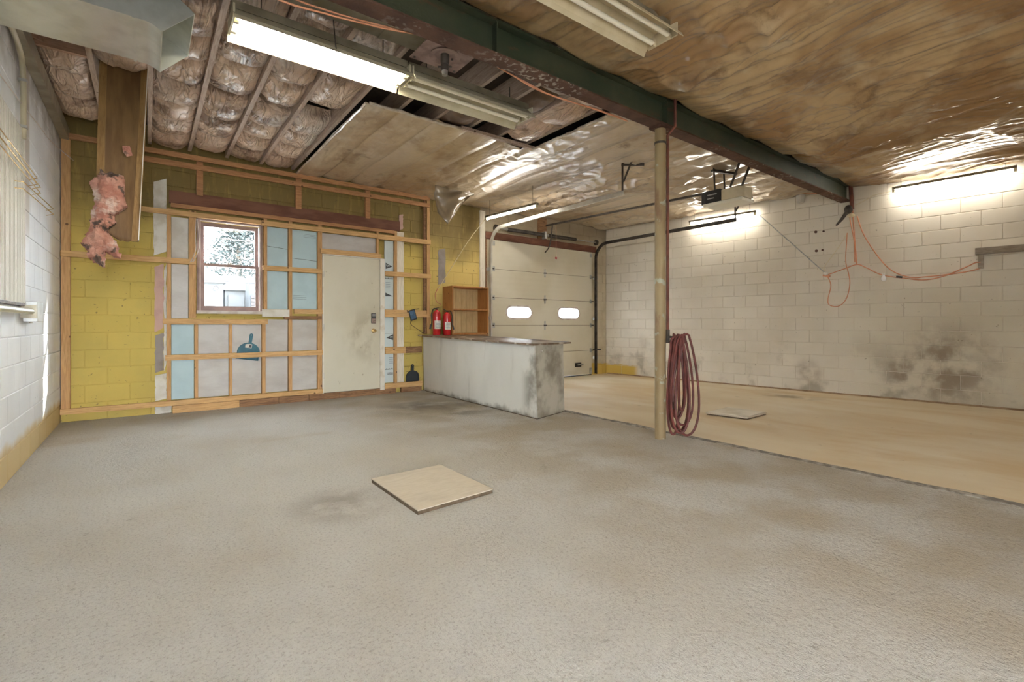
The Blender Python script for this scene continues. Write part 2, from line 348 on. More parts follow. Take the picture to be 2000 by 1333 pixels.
n.link(tr.outputs[0], mx.inputs[1]); n.link(tl.outputs[0], mx.inputs[2]); n.link(mx.outputs[0], n.t.nodes['Material Output'].inputs[0])
MT['frosted'] = n.m
n = NT('bulb_glass', 0.15, 0, 0.5); n.set('Base Color', (0.85, 0.85, 0.85)); MT['bulb'] = n.m
# outside
MT['siding'] = simple('white_siding', (0.072, 0.074, 0.076), None, rough=0.7)
MT['roof_out'] = simple('pale_shingles', (0.034, 0.037, 0.04), (0.029, 0.032, 0.035), 6, 0.9)
MT['brown_out'] = simple('brown_window', (0.07, 0.03, 0.012), (0.045, 0.02, 0.01), 12, 0.5)
MT['dark_out'] = simple('dark_brick', (0.02, 0.014, 0.012), (0.014, 0.01, 0.01), 9, 0.6)
MT['leaf'] = simple('tree_leaves', (0.034, 0.044, 0.042), (0.052, 0.061, 0.056), 2, 0.8)
MT['bark'] = simple('bark', (0.18, 0.14, 0.11), None, rough=0.9)
MT['asphalt'] = simple('pale_concrete', (0.30, 0.295, 0.285), (0.26, 0.255, 0.245), 1, 0.9)

# ------------------------------------------------------------------ mesh helpers
WO = {}
def empty(name, loc, rz=0.0):
    o = bpy.data.objects.new(name, None); COL.objects.link(o)
    o.empty_display_size = 0.1
    o.location = loc; o.rotation_euler = (0, 0, rz); WO[o] = Vector(loc)
    return o
def tag(o, label=None, cat=None, group=None, kind=None):
    if label: o['label'] = label
    if cat: o['category'] = cat
    if group: o['group'] = group
    if kind: o['kind'] = kind
    return o

class MB:
    def __init__(self): self.v = []; self.f = []
    def add(self, vs, fs):
        k = len(self.v); self.v += [Vector(p) for p in vs]; self.f += [[k + i for i in f] for f in fs]; return self
    def box(self, x0, x1, y0, y1, z0, z1):
        return self.add([(x, y, z) for z in (z0, z1) for y in (y0, y1) for x in (x0, x1)],
                        [(0, 2, 3, 1), (4, 5, 7, 6), (0, 1, 5, 4), (2, 6, 7, 3), (0, 4, 6, 2), (1, 3, 7, 5)])
    def obox(self, p, q, w, h, up=(0, 0, 1)):
        """bar from p to q, width w sideways and h along up"""
        p, q = Vector(p), Vector(q); d = (q - p).normalized(); up = Vector(up)
        s = d.cross(up)
        if s.length < 1e-4: s = d.cross(Vector((1, 0, 0)))
        s.normalize(); u = s.cross(d).normalized()
        return self.add([b + s * (w / 2 * i) + u * (h / 2 * j) for b in (p, q) for j in (-1, 1) for i in (-1, 1)],
                        [(0, 1, 3, 2), (4, 6, 7, 5), (0, 4, 5, 1), (2, 3, 7, 6), (0, 2, 6, 4), (1, 5, 7, 3)])
    def tube(self, pts, r, n=8, closed=False):
        pts = [Vector(p) for p in pts]; k = len(self.v); m = len(pts)
        ref = None
        for i, p in enumerate(pts):
            a = pts[i - 1] if i or closed else p; b = pts[(i + 1) % m] if i < m - 1 or closed else p
            d = (b - a).normalized()
            if ref is None: ref = Vector((0, 0, 1)) if abs(d.z) < 0.9 else Vector((1, 0, 0))
            s = d.cross(ref).normalized(); u = s.cross(d).normalized(); ref = u
            rr = r[i] if isinstance(r, (list, tuple)) else r
            self.v += [p + (s * math.cos(t) + u * math.sin(t)) * rr for t in [2 * math.pi * j / n for j in range(n)]]
        for i in range(m if closed else m - 1):
            A = k + i * n; B = k + ((i + 1) % m) * n
            self.f += [[A + j, A + (j + 1) % n, B + (j + 1) % n, B + j] for j in range(n)]
        if not closed:
            self.f += [[k + j for j in range(n)][::-1], [k + (m - 1) * n + j for j in range(n)]]
        return self
    def lathe(self, c, prof, n=20):
        """profile of (radius, z) about the vertical through c"""
        k = len(self.v); m = len(prof)
        for r, z in prof:
            self.v += [Vector((c[0] + max(r, 1e-4) * math.cos(2 * math.pi * j / n), c[1] + max(r, 1e-4) * math.sin(2 * math.pi * j / n), c[2] + z)) for j in range(n)]
        for i in range(m - 1):
            A = k + i * n; B = A + n
            self.f += [[A + j, A + (j + 1) % n, B + (j + 1) % n, B + j] for j in range(n)]
        return self
    def ellipsoid(self, c, rx, ry, rz, n=10, m=8):
        k = len(self.v); c = Vector(c)
        for i in range(1, m):
            a = math.pi * i / m
            for j in range(n):
                b = 2 * math.pi * j / n
                self.v.append(c + Vector((rx * math.sin(a) * math.cos(b), ry * math.sin(a) * math.sin(b), rz * math.cos(a))))
        t = len(self.v); self.v += [c + Vector((0, 0, rz)), c - Vector((0, 0, rz))]
        for i in range(m - 2):
            for j in range(n):
                self.f.append([k + i * n + j, k + (i + 1) * n + j, k + (i + 1) * n + (j + 1) % n, k + i * n + (j + 1) % n])
        for j in range(n):
            self.f.append([t, k + j, k + (j + 1) % n])
            self.f.append([t + 1, k + (m - 2) * n + (j + 1) % n, k + (m - 2) * n + j])
        return self
    def prism(self, loops, d, fr):
        """plate with holes: loops[0] outline, others holes, 2-D points; fr maps (u, v, depth) to space"""
        flat = [p for l in loops for p in l]
        tri = tessellate_polygon([[Vector((p[0], p[1], 0)) for p in l] for l in loops])
        k = len(self.v); N = len(flat)
        self.v += [Vector(fr(p[0], p[1], 0)) for p in flat] + [Vector(fr(p[0], p[1], d)) for p in flat]
        self.f += [[k + i for i in t] for t in tri] + [[k + N + i for i in reversed(t)] for t in tri]
        o = k
        for l in loops:
            m = len(l)
            self.f += [[o + i, o + (i + 1) % m, o + N + (i + 1) % m, o + N + i] for i in range(m)]
            o += m
        return self
    def mesh(self, name, org=Vector((0, 0, 0)), smooth=False, fix=True):
        me = bpy.data.meshes.new(name)
        me.from_pydata([p - org for p in self.v], [], self.f)
        if fix:
            bm = bmesh.new(); bm.from_mesh(me); bmesh.ops.recalc_face_normals(bm, faces=bm.faces); bm.to_mesh(me); bm.free()
        if smooth:
            me.polygons.foreach_set('use_smooth', [True] * len(me.polygons))
            me.set_sharp_from_angle(angle=math.radians(40))
        me.update()
        return me
    def build(self, name, mat, parent=None, smooth=False, bevel=0.0, fix=True):
        if parent is not None: org = WO[parent]
        else:
            xs = [p.x for p in self.v]; ys = [p.y for p in self.v]; zs = [p.z for p in self.v]
            org = Vector(((min(xs) + max(xs)) / 2, (min(ys) + max(ys)) / 2, min(zs)))
        o = bpy.data.objects.new(name, self.mesh(name, org, smooth, fix)); COL.objects.link(o)
        o.data.materials.append(MT[mat] if isinstance(mat, str) else mat)
        if parent is not None: o.parent = parent
        else: o.location = org
        WO[o] = org
        if bevel:
            b = o.modifiers.new('bevel', 'BEVEL'); b.width = bevel; b.segments = 2; b.limit_method = 'ANGLE'
        return o
def box(name, mat, parent, *a, bevel=0.0): return MB().box(*a).build(name, mat, parent, bevel=bevel)
def smooth_path(pts, k=6):
    """Catmull-Rom through points"""
    P = [Vector(p) for p in pts]; out = []
    for i in range(len(P) - 1):
        a = P[max(i - 1, 0)]; b = P[i]; c = P[i + 1]; d = P[min(i + 2, len(P) - 1)]
        for j in range(k):
            t = j / k
            out.append(0.5 * ((2 * b) + (c - a) * t + (2 * a - 5 * b + 4 * c - d) * t * t + (3 * b - a - 3 * c + d) * t ** 3))
    out.append(P[-1]); return out
def arc(cx, cy, r, a0, a1, n):
    return [(cx + r * math.cos(math.radians(a0 + (a1 - a0) * i / n)), cy + r * math.sin(math.radians(a0 + (a1 - a0) * i / n))) for i in range(n + 1)]
def text(name, s, size, mat, parent, loc, rot, mirror=1):
    cu = bpy.data.curves.new(name, 'FONT'); cu.body = s; cu.size = size; cu.extrude = 0.0006
    t = bpy.data.objects.new(name, cu); COL.objects.link(t)
    bpy.context.view_layer.update()
    me = bpy.data.meshes.new_from_object(t.evaluated_get(bpy.context.evaluated_depsgraph_get()))
    bpy.data.objects.remove(t)
    o = bpy.data.objects.new(name, me); COL.objects.link(o)
    me.materials.clear(); me.materials.append(MT[mat])
    o.parent = parent; o.location = Vector(loc) - WO[parent]; o.rotation_euler = rot
    return o

# ------------------------------------------------------------------ the room
BY = 7.41; LX = -0.78
RA, RB = Vector((8.28, 7.41, 0)), Vector((8.965, 0.957, 0))
RD = (RB - RA).normalized(); RN = Vector((RD.y, -RD.x, 0)); RN = RN if RN.x < 0 else -RN   # RN points into the room
RANG = math.atan2(RD.y, RD.x)
def RW(a, z, off=0.0):
    p = RA + RD * a + RN * off
    return (p.x, p.y, z)
def xw(y): return 8.28 + 0.1062 * (7.41 - y)

FRONT = -2.6
fl = MB(); fl.add([(LX - .2, FRONT - 1, 0), (4.235, FRONT - 1, 0), (4.235, 7.6, 0), (LX - .2, 7.6, 0), (LX - .2, FRONT - 1, -.2), (4.235, FRONT - 1, -.2), (4.235, 7.6, -.2), (LX - .2, 7.6, -.2)],
       [(0, 1, 2, 3), (4, 7, 6, 5), (0, 4, 5, 1), (1, 5, 6, 2), (2, 6, 7, 3), (3, 7, 4, 0)])
tag(fl.build('floor', 'floor_rough'), 'rough grey aggregate concrete floor slab in the foreground', kind='structure')
tag(box('floor', 'floor_smooth', None, 4.275, 9.6, FRONT - 1, 7.6, -0.2, 0.0), 'smooth tan concrete floor slab on the garage door side', kind='structure')
m = MB()
ys = [FRONT + i * 0.12 for i in range(int((7.4 - FRONT) / 0.12) + 1)]
for i in range(len(ys) - 1):
    def e(y): return (4.225 + .012 * noise.noise((y * 3, 1, 0)), 4.283 + .014 * noise.noise((y * 3, 7, 0)), .004 + .006 * noise.noise((y * 2.2, 3, 3)))
    a, b = e(ys[i]), e(ys[i + 1])
    m.add([(a[0], ys[i], a[2]), (a[1], ys[i], a[2] + .004), (b[1], ys[i + 1], b[2] + .004), (b[0], ys[i + 1], b[2]),
           (a[0], ys[i], -.1), (a[1], ys[i], -.1), (b[1], ys[i + 1], -.1), (b[0], ys[i + 1], -.1)], [(0, 1, 2, 3), (0, 3, 7, 4), (1, 5, 6, 2)])
tag(m.build('trim_1', 'seam', fix=False), 'dark crumbling seam between the two floor slabs', kind='structure')

BW, BH, J = 0.4064, 0.2032, 0.0034
block_cache = {}
def block_mesh(w, h, mat):
    key = (round(w, 3), round(h, 3), mat)
    if key not in block_cache:
        b = 0.004; d = 0.012      # chamfered face, front at y = 0
        m = MB()
        x0, x1, z0, z1 = J, w - J, J, h - J
        m.add([(x0 + b, 0, z0 + b), (x1 - b, 0, z0 + b), (x1 - b, 0, z1 - b), (x0 + b, 0, z1 - b),
               (x0, b * .8, z0), (x1, b * .8, z0), (x1, b * .8, z1), (x0, b * .8, z1),
               (x0, d, z0), (x1, d, z0), (x1, d, z1), (x0, d, z1)],
              [(0, 1, 2, 3), (0, 4, 5, 1), (1, 5, 6, 2), (2, 6, 7, 3), (3, 7, 4, 0), (4, 8, 9, 5), (5, 9, 10, 6), (6, 10, 11, 7), (7, 11, 8, 4), (8, 11, 10, 9)])
        me = m.mesh('block'); me.materials.append(MT[mat]); block_cache[key] = me
    return block_cache[key]
def block_wall(name, label, loc, rz, length, height, blen, mat, mortar, holes=(), off=0.0, covered=()):
    """wall in its own frame: x along, z up, room on -y; holes are (x0, x1, z0, z1)"""
    fr = [(0, 0), (length, 0), (length, height), (0, height)]
    m = MB()
    cuts = sorted({0, length} | {v for h in holes for v in h[:2]})
    for a, b in zip(cuts, cuts[1:]):
        zs = [(0, height)]
        for h in holes:
            if h[0] < (a + b) / 2 < h[1]:
                zs = [(s, t) for p, q in zs for s, t in ((p, min(q, h[2])), (max(p, h[3]), q)) if t - s > 1e-4]
        for s, t in zs: m.box(a, b, 0.0065, 0.2, s, t)
    me = m.mesh(name)
    o = bpy.data.objects.new(name, me); COL.objects.link(o); me.materials.append(MT[mortar])
    o.location = loc; o.rotation_euler = (0, 0, rz); tag(o, label, kind='structure')
    r = 0; z = 0.0
    while z < height - 0.05:
        h = min(BH, height - z); x = -(r % 2) * BW / 2 - off
        while x < blen - 0.02:
            iv = [(max(x, 0), min(x + BW, blen))]
            for q in holes:
                if q[2] < z + h * .5 < q[3]:
                    iv = [(s, t) for p, e in iv for s, t in ((p, min(e, q[0])), (max(p, q[1]), e)) if t - s > 0.03]
            for s, t in iv:
                if t - s < 0.03 or any(q[0] <= s and t <= q[1] and q[2] <= z and z + h <= q[3] for q in covered): continue
                b = bpy.data.objects.new('block', block_mesh(t - s, h, mat)); COL.objects.link(b)
                b.parent = o; b.location = (s, 0.0015 * math.sin(r * 7.3 + s * 31), z)
            x += BW
        z += BH; r += 1
    return o

HT = 3.56
WIN = (1.285, 2.045, 1.25, 2.49); DOOR = (2.87, 3.70, 0.0, 2.13); GAR = (5.905, 8.53, 0.0, 2.68)
block_wall('wall_back', 'yellow painted block wall at the back with soot along its top', (LX, BY, 0), 0, 9.12, HT, 9.06, 'block_back', 'block_back', (WIN, DOOR, GAR),
           covered=((1.03, 1.25, .1, 2.4), (1.3, 2.8, .1, 1.2), (2.1, 2.85, .1, 2.5)))
block_wall('wall_right', 'beige painted block wall along the right side', RA, RANG, 10.2, HT, 7.3, 'block_right', 'mortar_right')
block_wall('wall_left', 'white painted block wall with a yellowed base course on the left', (LX, 3.6, 0), math.pi / 2, BY - 3.6 + .2, HT, BY - 3.6 - .005, 'block_left', 'block_left')
tag(box('wall_left', 'mortar_left', None, LX - .2, LX, FRONT, 3.6, 0, HT), 'white wall beyond the left edge of the view', kind='structure')
m = MB(); m.box(LX - .2, -.6, FRONT - .2, FRONT, 0, HT).box(-.6, .5, FRONT - .2, FRONT, 2.2, HT).box(.5, 9.6, FRONT - .2, FRONT, 0, HT)  # out of view; doorway opening sized for the daylight it lets in
tag(m.build('wall_front', 'mortar_right'), 'unseen front wall behind the viewer with a doorway opened for daylight', kind='structure')
ceil = tag(box('ceiling', 'deck', None, LX - .2, 9.6, FRONT - .2, 7.61, 3.56, 3.66), 'dark roof deck above the joists', kind='structure')
for i, x in enumerate([-.38, .02, .43, .84, 1.25, 1.66, 2.07, 2.48, 2.89, 3.30, 3.71]):
    box('joist', 'joist', ceil, x - .02, x + .02, 2.95, 7.40, 3.325, 3.558)
for a, b, y in ((-.76, -.40, 5.30), (-.36, 0.0, 5.02), (-.76, -.40, 3.75), (2.91, 3.28, 3.1), (1.68, 2.05, 3.5)):
    box('blocking', 'joist_red', ceil, a, b, y, y + .038, 3.33, 3.42)
box('ledger', 'galv_dull', ceil, LX + .002, LX + .075, 2.95, 7.39, 3.19, 3.32)
# cross bracing between the first joists
MB().obox((-.72, 5.2, 3.36), (-.40, 5.75, 3.45), .02, .04).build('brace', 'joist_red', ceil)
MB().obox((-.34, 5.0, 3.36), (.0, 5.45, 3.45), .02, .04).build('brace', 'joist_red', ceil)
box('batten', 'joist', ceil, 2.75, 3.80, 4.55, 4.60, 3.265, 3.30)

# ------------------------------------------------------------------ insulation between the joists
def batt(x0, x1, y0, y1, label, mat='batt', seed=0, low=3.335, plen=0.52, tear=0.0):
    nx, ny = 14, max(10, int((y1 - y0) / 0.022))
    rr = random.Random(seed); cr = [y0]
    while cr[-1] < y1 - plen * .6: cr.append(cr[-1] + plen * rr.uniform(.75, 1.25))
    cr[-1] = max(cr[-1], y1)
    V = []
    for j in range(ny + 1):
        y = y0 + (y1 - y0) * j / ny
        k = max(i for i in range(len(cr) - 1) if cr[i] <= y + 1e-6) if len(cr) > 1 else 0
        t = (y - cr[k]) / (cr[k + 1] - cr[k])
        pil = max(0.0, math.sin(math.pi * min(max(t, 0), 1))) ** 0.45
        for i in range(nx + 1):
            u = i / nx
            w = 1 - abs(2 * u - 1) ** 3.5
            ej = 0.02 * noise.noise((u * 4 + seed, j * .2, 9)) if j in (0, ny) else 0
            ridge = (1 - abs(noise.noise((u * 5 + seed * 3, y * 13 * .6, seed)))) ** 3
            z = low + 0.085 - 0.095 * pil * (0.35 + 0.65 * w) - 0.02 * w + 0.016 * noise.noise((u * 2.2, y * 3.1, seed + 5)) - 0.018 * ridge * pil \
                + 0.01 * noise.noise((u * 9, y * 11, seed))
            V.append((x0 + (x1 - x0) * u, y + ej, z))
    n1 = nx + 1
    F = [(j * n1 + i, j * n1 + i + 1, (j + 1) * n1 + i + 1, (j + 1) * n1 + i) for j in range(ny) for i in range(nx)]
    # back of the batt, so it has its thickness
    k = len(V)
    V += [(x, y, 3.50) for x, y in ((x0, y0), (x1, y0), (x1, y1), (x0, y1))]
    F += [tuple(range(nx, -1, -1)) + (k, k + 1), tuple(ny * n1 + i for i in range(n1)) + (k + 2, k + 3),
          tuple(j * n1 for j in range(ny + 1)) + (k + 3, k), tuple(j * n1 + nx for j in range(ny, -1, -1)) + (k + 1, k + 2), (k, k + 3, k + 2, k + 1)]
    o = MB().add(V, F).build('insulation_batt', mat, None, smooth=True)
    return tag(o, label, 'insulation', 'kraft faced batts between the ceiling joists')
batt(-.745, -.405, 5.36, 7.02, 'torn brown insulation batt in the joist bay against the left wall', seed=1)
batt(-.355, .0, 4.72, 5.30, 'plump ribbed insulation batt just above the hanging kraft panel', seed=2, low=3.315, plen=.6)
batt(.04, .41, 5.50, 7.34, 'crumpled insulation batt right of the hanging kraft panel, near the back wall', seed=3)
batt(.04, .41, 4.05, 5.30, 'shiny creased insulation batt right beside the metal duct outlet', seed=4)
batt(.45, .82, 5.58, 7.34, 'sagging insulation batt in the bay above the window, near the back wall', seed=5)
batt(.45, .82, 3.0, 5.38, 'grey dusty insulation batt behind the left end of the lit lamp', seed=6)
batt(.86, 1.23, 5.52, 7.34, 'ragged insulation batt between window and plastic sheet with a dark slit before it', seed=7)
batt(.86, 1.23, 3.3, 5.22, 'insulation batt behind the middle of the lit lamp', seed=8)
batt(1.27, 1.64, 5.50, 7.34, 'insulation batt along the left edge of the plastic ceiling sheet', seed=9)
batt(1.27, 1.64, 3.5, 5.15, 'smooth grey insulation batt behind the right half of the lit lamp', seed=10, plen=.8)
batt(2.91, 3.28, 2.98, 4.1, 'dark brown insulation batt in the ceiling opening above the unlit lamp', 'batt_dark', 12)
batt(3.32, 3.69, 2.98, 4.5, 'brown insulation batt at the right end of the ceiling opening', 'batt', 13, low=3.30)
batt(2.50, 2.87, 4.15, 4.75, 'dark insulation batt at the edge of the opening behind the unlit lamp', 'batt_dark', 14)

# ------------------------------------------------------------------ plastic ceiling sheets
def fold(x, y, k, s, yk=0.4):
    """long pulled folds that run along y: sharp crests, flat valleys"""
    w = x + 0.16 * noise.noise((x * .7, y * .5, s)) + 0.05 * noise.noise((x * 2.2, y * .9, s + 4))
    a = 1 - abs(noise.noise((w * k, y * yk, s)))
    return a ** 4
def crinkle(x, y, k, s):
    """short creases in any direction"""
    u = x + 0.12 * noise.noise((x * 2, y * 2, s)); v = y + 0.12 * noise.noise((x * 2, y * 2, s + 9))
    a = 1 - abs(noise.noise((u * k, v * k, s)))
    return a ** 5
def sheet_z(x, y, s, wr, cr):
    far = y > 2.8
    ph = ((x - 0.02 + (0 if far else .12 * noise.noise((x * .6, y * .8, 40)))) / (0.41 if far else 0.82)) % 1.0
    sag = math.sin(math.pi * ph) ** 0.6
    z = 3.308 - (0.042 if far else 0.055) * sag * (0.7 + 0.6 * noise.noise((x * .8, y * .9, s)))
    z += 0.025 * noise.noise((x * 1.1, y * 1.0, s + 2))
    am = max(0.0, 0.55 + 0.9 * noise.noise((x * .55, y * .5, s + 17)))
    z -= wr * am * (0.050 * fold(x, y, 2.2, s, .55) + 0.032 * fold(x, y, 5.0, s + 8, .5) + 0.014 * fold(x, y, 12, s + 3, .8))
    ac = max(0.0, 0.5 + noise.noise((x * .8, y * .8, s + 11)))
    z -= cr * ac * (0.034 * crinkle(x, y, 2.2, s + 6) + 0.018 * crinkle(x, y, 5.0, s + 7))
    return z
def sheet(label, mat, x0, y0, y1, nx, ny, seed, keep=lambda x, y: True, wr=lambda x, y: (1.0, 1.0)):
    V = []; F = []
    for j in range(ny + 1):
        y = y0 + (y1 - y0) * j / ny
        X1 = xw(y) - .012
        for i in range(nx + 1):
            x = x0 + (X1 - x0) * i / nx
            V.append((x, y, sheet_z(x, y, seed, *wr(x, y))))
    n1 = nx + 1
    for j in range(ny):
        for i in range(nx):
            a = V[j * n1 + i]
            if keep(a[0], a[1]): F.append((j * n1 + i, (j + 1) * n1 + i, (j + 1) * n1 + i + 1, j * n1 + i + 1))
    used = sorted({i for f in F for i in f}); mp = {v: k for k, v in enumerate(used)}
    o = MB().add([V[i] for i in used], [[mp[i] for i in f] for f in F]).build('plastic_sheet', mat, None, smooth=False, fix=False)
    o.data.polygons.foreach_set('use_smooth', [True] * len(o.data.polygons))
    so = o.modifiers.new('thickness', 'SOLIDIFY'); so.thickness = 0.003; so.offset = 1
    return tag(o, label, 'plastic sheet')
sheet('dusty wrinkled plastic sheet stapled under the joists on the garage door side', 'film_back', 1.69, 2.94, 7.385, 520, 300, 3,
      lambda x, y: not (x < 3.77 + .02 * noise.noise((y * 3, 0, 1)) and y < 4.57 + .03 * noise.noise((x * 3, 2, 0))),
      lambda x, y: (.35, .25 + 1.0 * min(1, max(0, (x - 2.9) / .9))))
sheet('brown glossy plastic sheet with long folds on the near side of the steel beam', 'film_near', 1.15, FRONT + .02, 2.775, 620, 300, 21, wr=lambda x, y: (2.4 * min(1, .12 + (2.775 - y) / .45), 1.5 * min(1, .12 + (2.775 - y) / .45)))
sh1 = bpy.data.objects['plastic_sheet']; WO[sh1] = sh1.location.copy()
for pts in ([(1.70 + .015 * noise.noise((t * 3, 0, 2)), 4.60 + 2.75 * t, 3.27 - .018 * abs(noise.noise((t * 9, 1, 0)))) for t in [i / 40 for i in range(41)]],
            [(1.72 + 1.05 * t, 4.565 + .02 * noise.noise((t * 5, 4, 0)), 3.265 - .015 * abs(noise.noise((t * 7, 3, 0)))) for t in [i / 20 for i in range(21)]],
            [(3.775 + .02 * noise.noise((t * 4, 6, 0)), 2.96 + 1.6 * t, 3.265 - .02 * abs(noise.noise((t * 8, 5, 0)))) for t in [i / 26 for i in range(27)]]):
    MB().tube(pts, [.014 + .010 * abs(noise.noise((i * .7, 2, 8))) for i in range(len(pts))], 7).build('rolled_edge', 'film_edge', sh1, smooth=True)
# loose corner of film hanging by the framing
V = []; F = []
for j in range(25):
    for i in range(25):
        u, v = i / 24, j / 24
        x = 3.52 + .86 * u * (1 - .15 * v); top = 3.27
        L = 0.05 + 0.56 * max(0, 1 - abs(u - .2) * 1.35)
        z = top - L * v
        y = 6.62 + .05 * math.sin(u * 7 + v * 3) + .06 * noise.noise((u * 4, v * 4, 2)) + .10 * v * (u - .3)
        V.append((x + .06 * v * (1 - u), y, z))
F = [(j * 25 + i, j * 25 + i + 1, (j + 1) * 25 + i + 1, (j + 1) * 25 + i) for j in range(24) for i in range(24)]
o = MB().add(V, F).build('plastic_flap', 'film_flap', None, smooth=True, fix=False)
so = o.modifiers.new('thickness', 'SOLIDIFY'); so.thickness = 0.002
tag(o, 'loose shiny corner of plastic film hanging over the yellow wall', 'plastic flap')

# ------------------------------------------------------------------ steel beam, post
b = tag(empty('steel_beam', (4.0, 2.86, 3.03)), 'long green steel beam with rusty underside crossing the ceiling', 'beam')
xe = xw(2.86) - .01
box('web', 'beam', b, LX, xe, 2.852, 2.868, 3.042, 3.268)
box('top_flange', 'beam', b, LX, xe, 2.79, 2.93, 3.268, 3.285)
box('bottom_flange', 'rust', b, LX, xe, 2.79, 2.93, 3.03, 3.045)
for x in (1.98, 3.99):
    box('stiffener', 'beam', b, x, x + .01, 2.795, 2.852, 3.045, 3.268)
p = tag(empty('steel_post', (3.975, 2.86, 0)), 'tan painted round steel post under the beam', 'post')
MB().lathe((3.975, 2.86, 0), [(0, 0), (.052, 0), (.052, 3.005), (0, 3.005)], 20).build('pipe', 'post', p, smooth=True)
box('cap_plate', 'rust', p, 3.895, 4.055, 2.79, 2.93, 3.005, 3.029)
MB().lathe((3.975, 2.86, 2.86), [(.0515, 0), (.057, 0), (.057, .02), (.0515, .02)], 20).build('collar', 'steel_dark', p, smooth=True)
CR = Vector((0.797, -0.604, 0))     # direction along which the air line stands beside the post
q = Vector((3.975, 2.86, 0)) + CR * .072
a = tag(empty('air_line', (q.x, q.y, .55)), 'rust red air line pipe running down beside the steel post', 'pipe')
MB().tube([(q.x, q.y, .95), (q.x, q.y, 2.95), (q.x + .02, q.y - .07, 3.02), (q.x + .02, q.y - .07, 3.30)], .014, 8).build('pipe', 'red_pipe', a, smooth=True)
MB().tube([(q.x, q.y, .93), (q.x, q.y, 1.06)], .02, 8).build('valve', 'steel_dark', a, smooth=True)
MB().tube([(q.x, q.y, .99), (q.x + CR.x * .05, q.y + CR.y * .05, .985), (q.x + CR.x * .13, q.y + CR.y * .13, .99), (q.x + CR.x * .17, q.y + CR.y * .17, 1.02)], .011, 8).build('hook', 'steel_dark', a, smooth=True)
# coiled hose
pts = []
fw = Vector((.604, .797, 0))
loops = [(.02, .06, .90), (.06, .12, .93), (.0, .07, .965), (.09, .13, .86), (.03, .08, .80), (.12, .15, .965), (.05, .11, .93), (.06, .05, .72)]
for i, (cx, hw, L) in enumerate(loops):
    for k in range(20):
        t = 2 * math.pi * k / 20
        s = math.sin(t); zz = math.cos(t)
        w = hw * (0.55 + 0.45 * (1 - (zz * .5 + .5)))
        top = 1.005 + .006 * (i % 3)
        pp = q + CR * (cx + .035 + w * s) - fw * (.03 + .013 * i - .02 * s * (i % 2))
        pts.append((pp.x, pp.y, top - L * (1 - (zz * .5 + .5)) ** .85))
h = tag(empty('air_hose', (q.x + .07, q.y - .07, .03)), 'dull red rubber hose coiled in loops beside the post', 'hose')
MB().tube(smooth_path(pts, 2), .0115, 8).build('coil', 'hose', h, smooth=True)
MB().tube([(q.x - .03, q.y - .08, .30), (q.x - .03, q.y - .08, .37)], .018, 8).build('coupling', 'chrome', h, smooth=True)

# orange cords along the beam
def cord(name, pts, r, mat, label, cat, group=None, k=6):
    o = MB().tube(smooth_path(pts, k), r, 6).build(name, mat, None, smooth=True)
    return tag(o, label, cat, group)
cord('extension_cord', [(.2, 2.97, 3.02), (.57, 2.96, 2.945), (.86, 2.96, 2.966), (1.05, 2.96, 2.99), (1.25, 2.96, 3.02), (1.58, 2.95, 3.075), (1.95, 2.95, 3.065), (2.24, 2.96, 3.035), (2.55, 2.96, 2.995), (3.18, 2.96, 3.02), (3.6, 2.95, 3.022)],
     .006, 'orange', 'orange cord drooping lowest along the underside of the green beam', 'cord')
cord('extension_cord', [(.2, 2.99, 3.07), (.6, 2.985, 3.0), (.95, 2.985, 3.01), (1.3, 2.98, 3.05), (1.6, 2.975, 3.085), (1.95, 2.975, 3.08), (2.3, 2.985, 3.05), (2.7, 2.985, 3.01), (3.2, 2.98, 3.04), (3.6, 2.97, 3.04)],
     .005, 'orange', 'thin orange cord just behind the lowest one along the beam', 'cord')

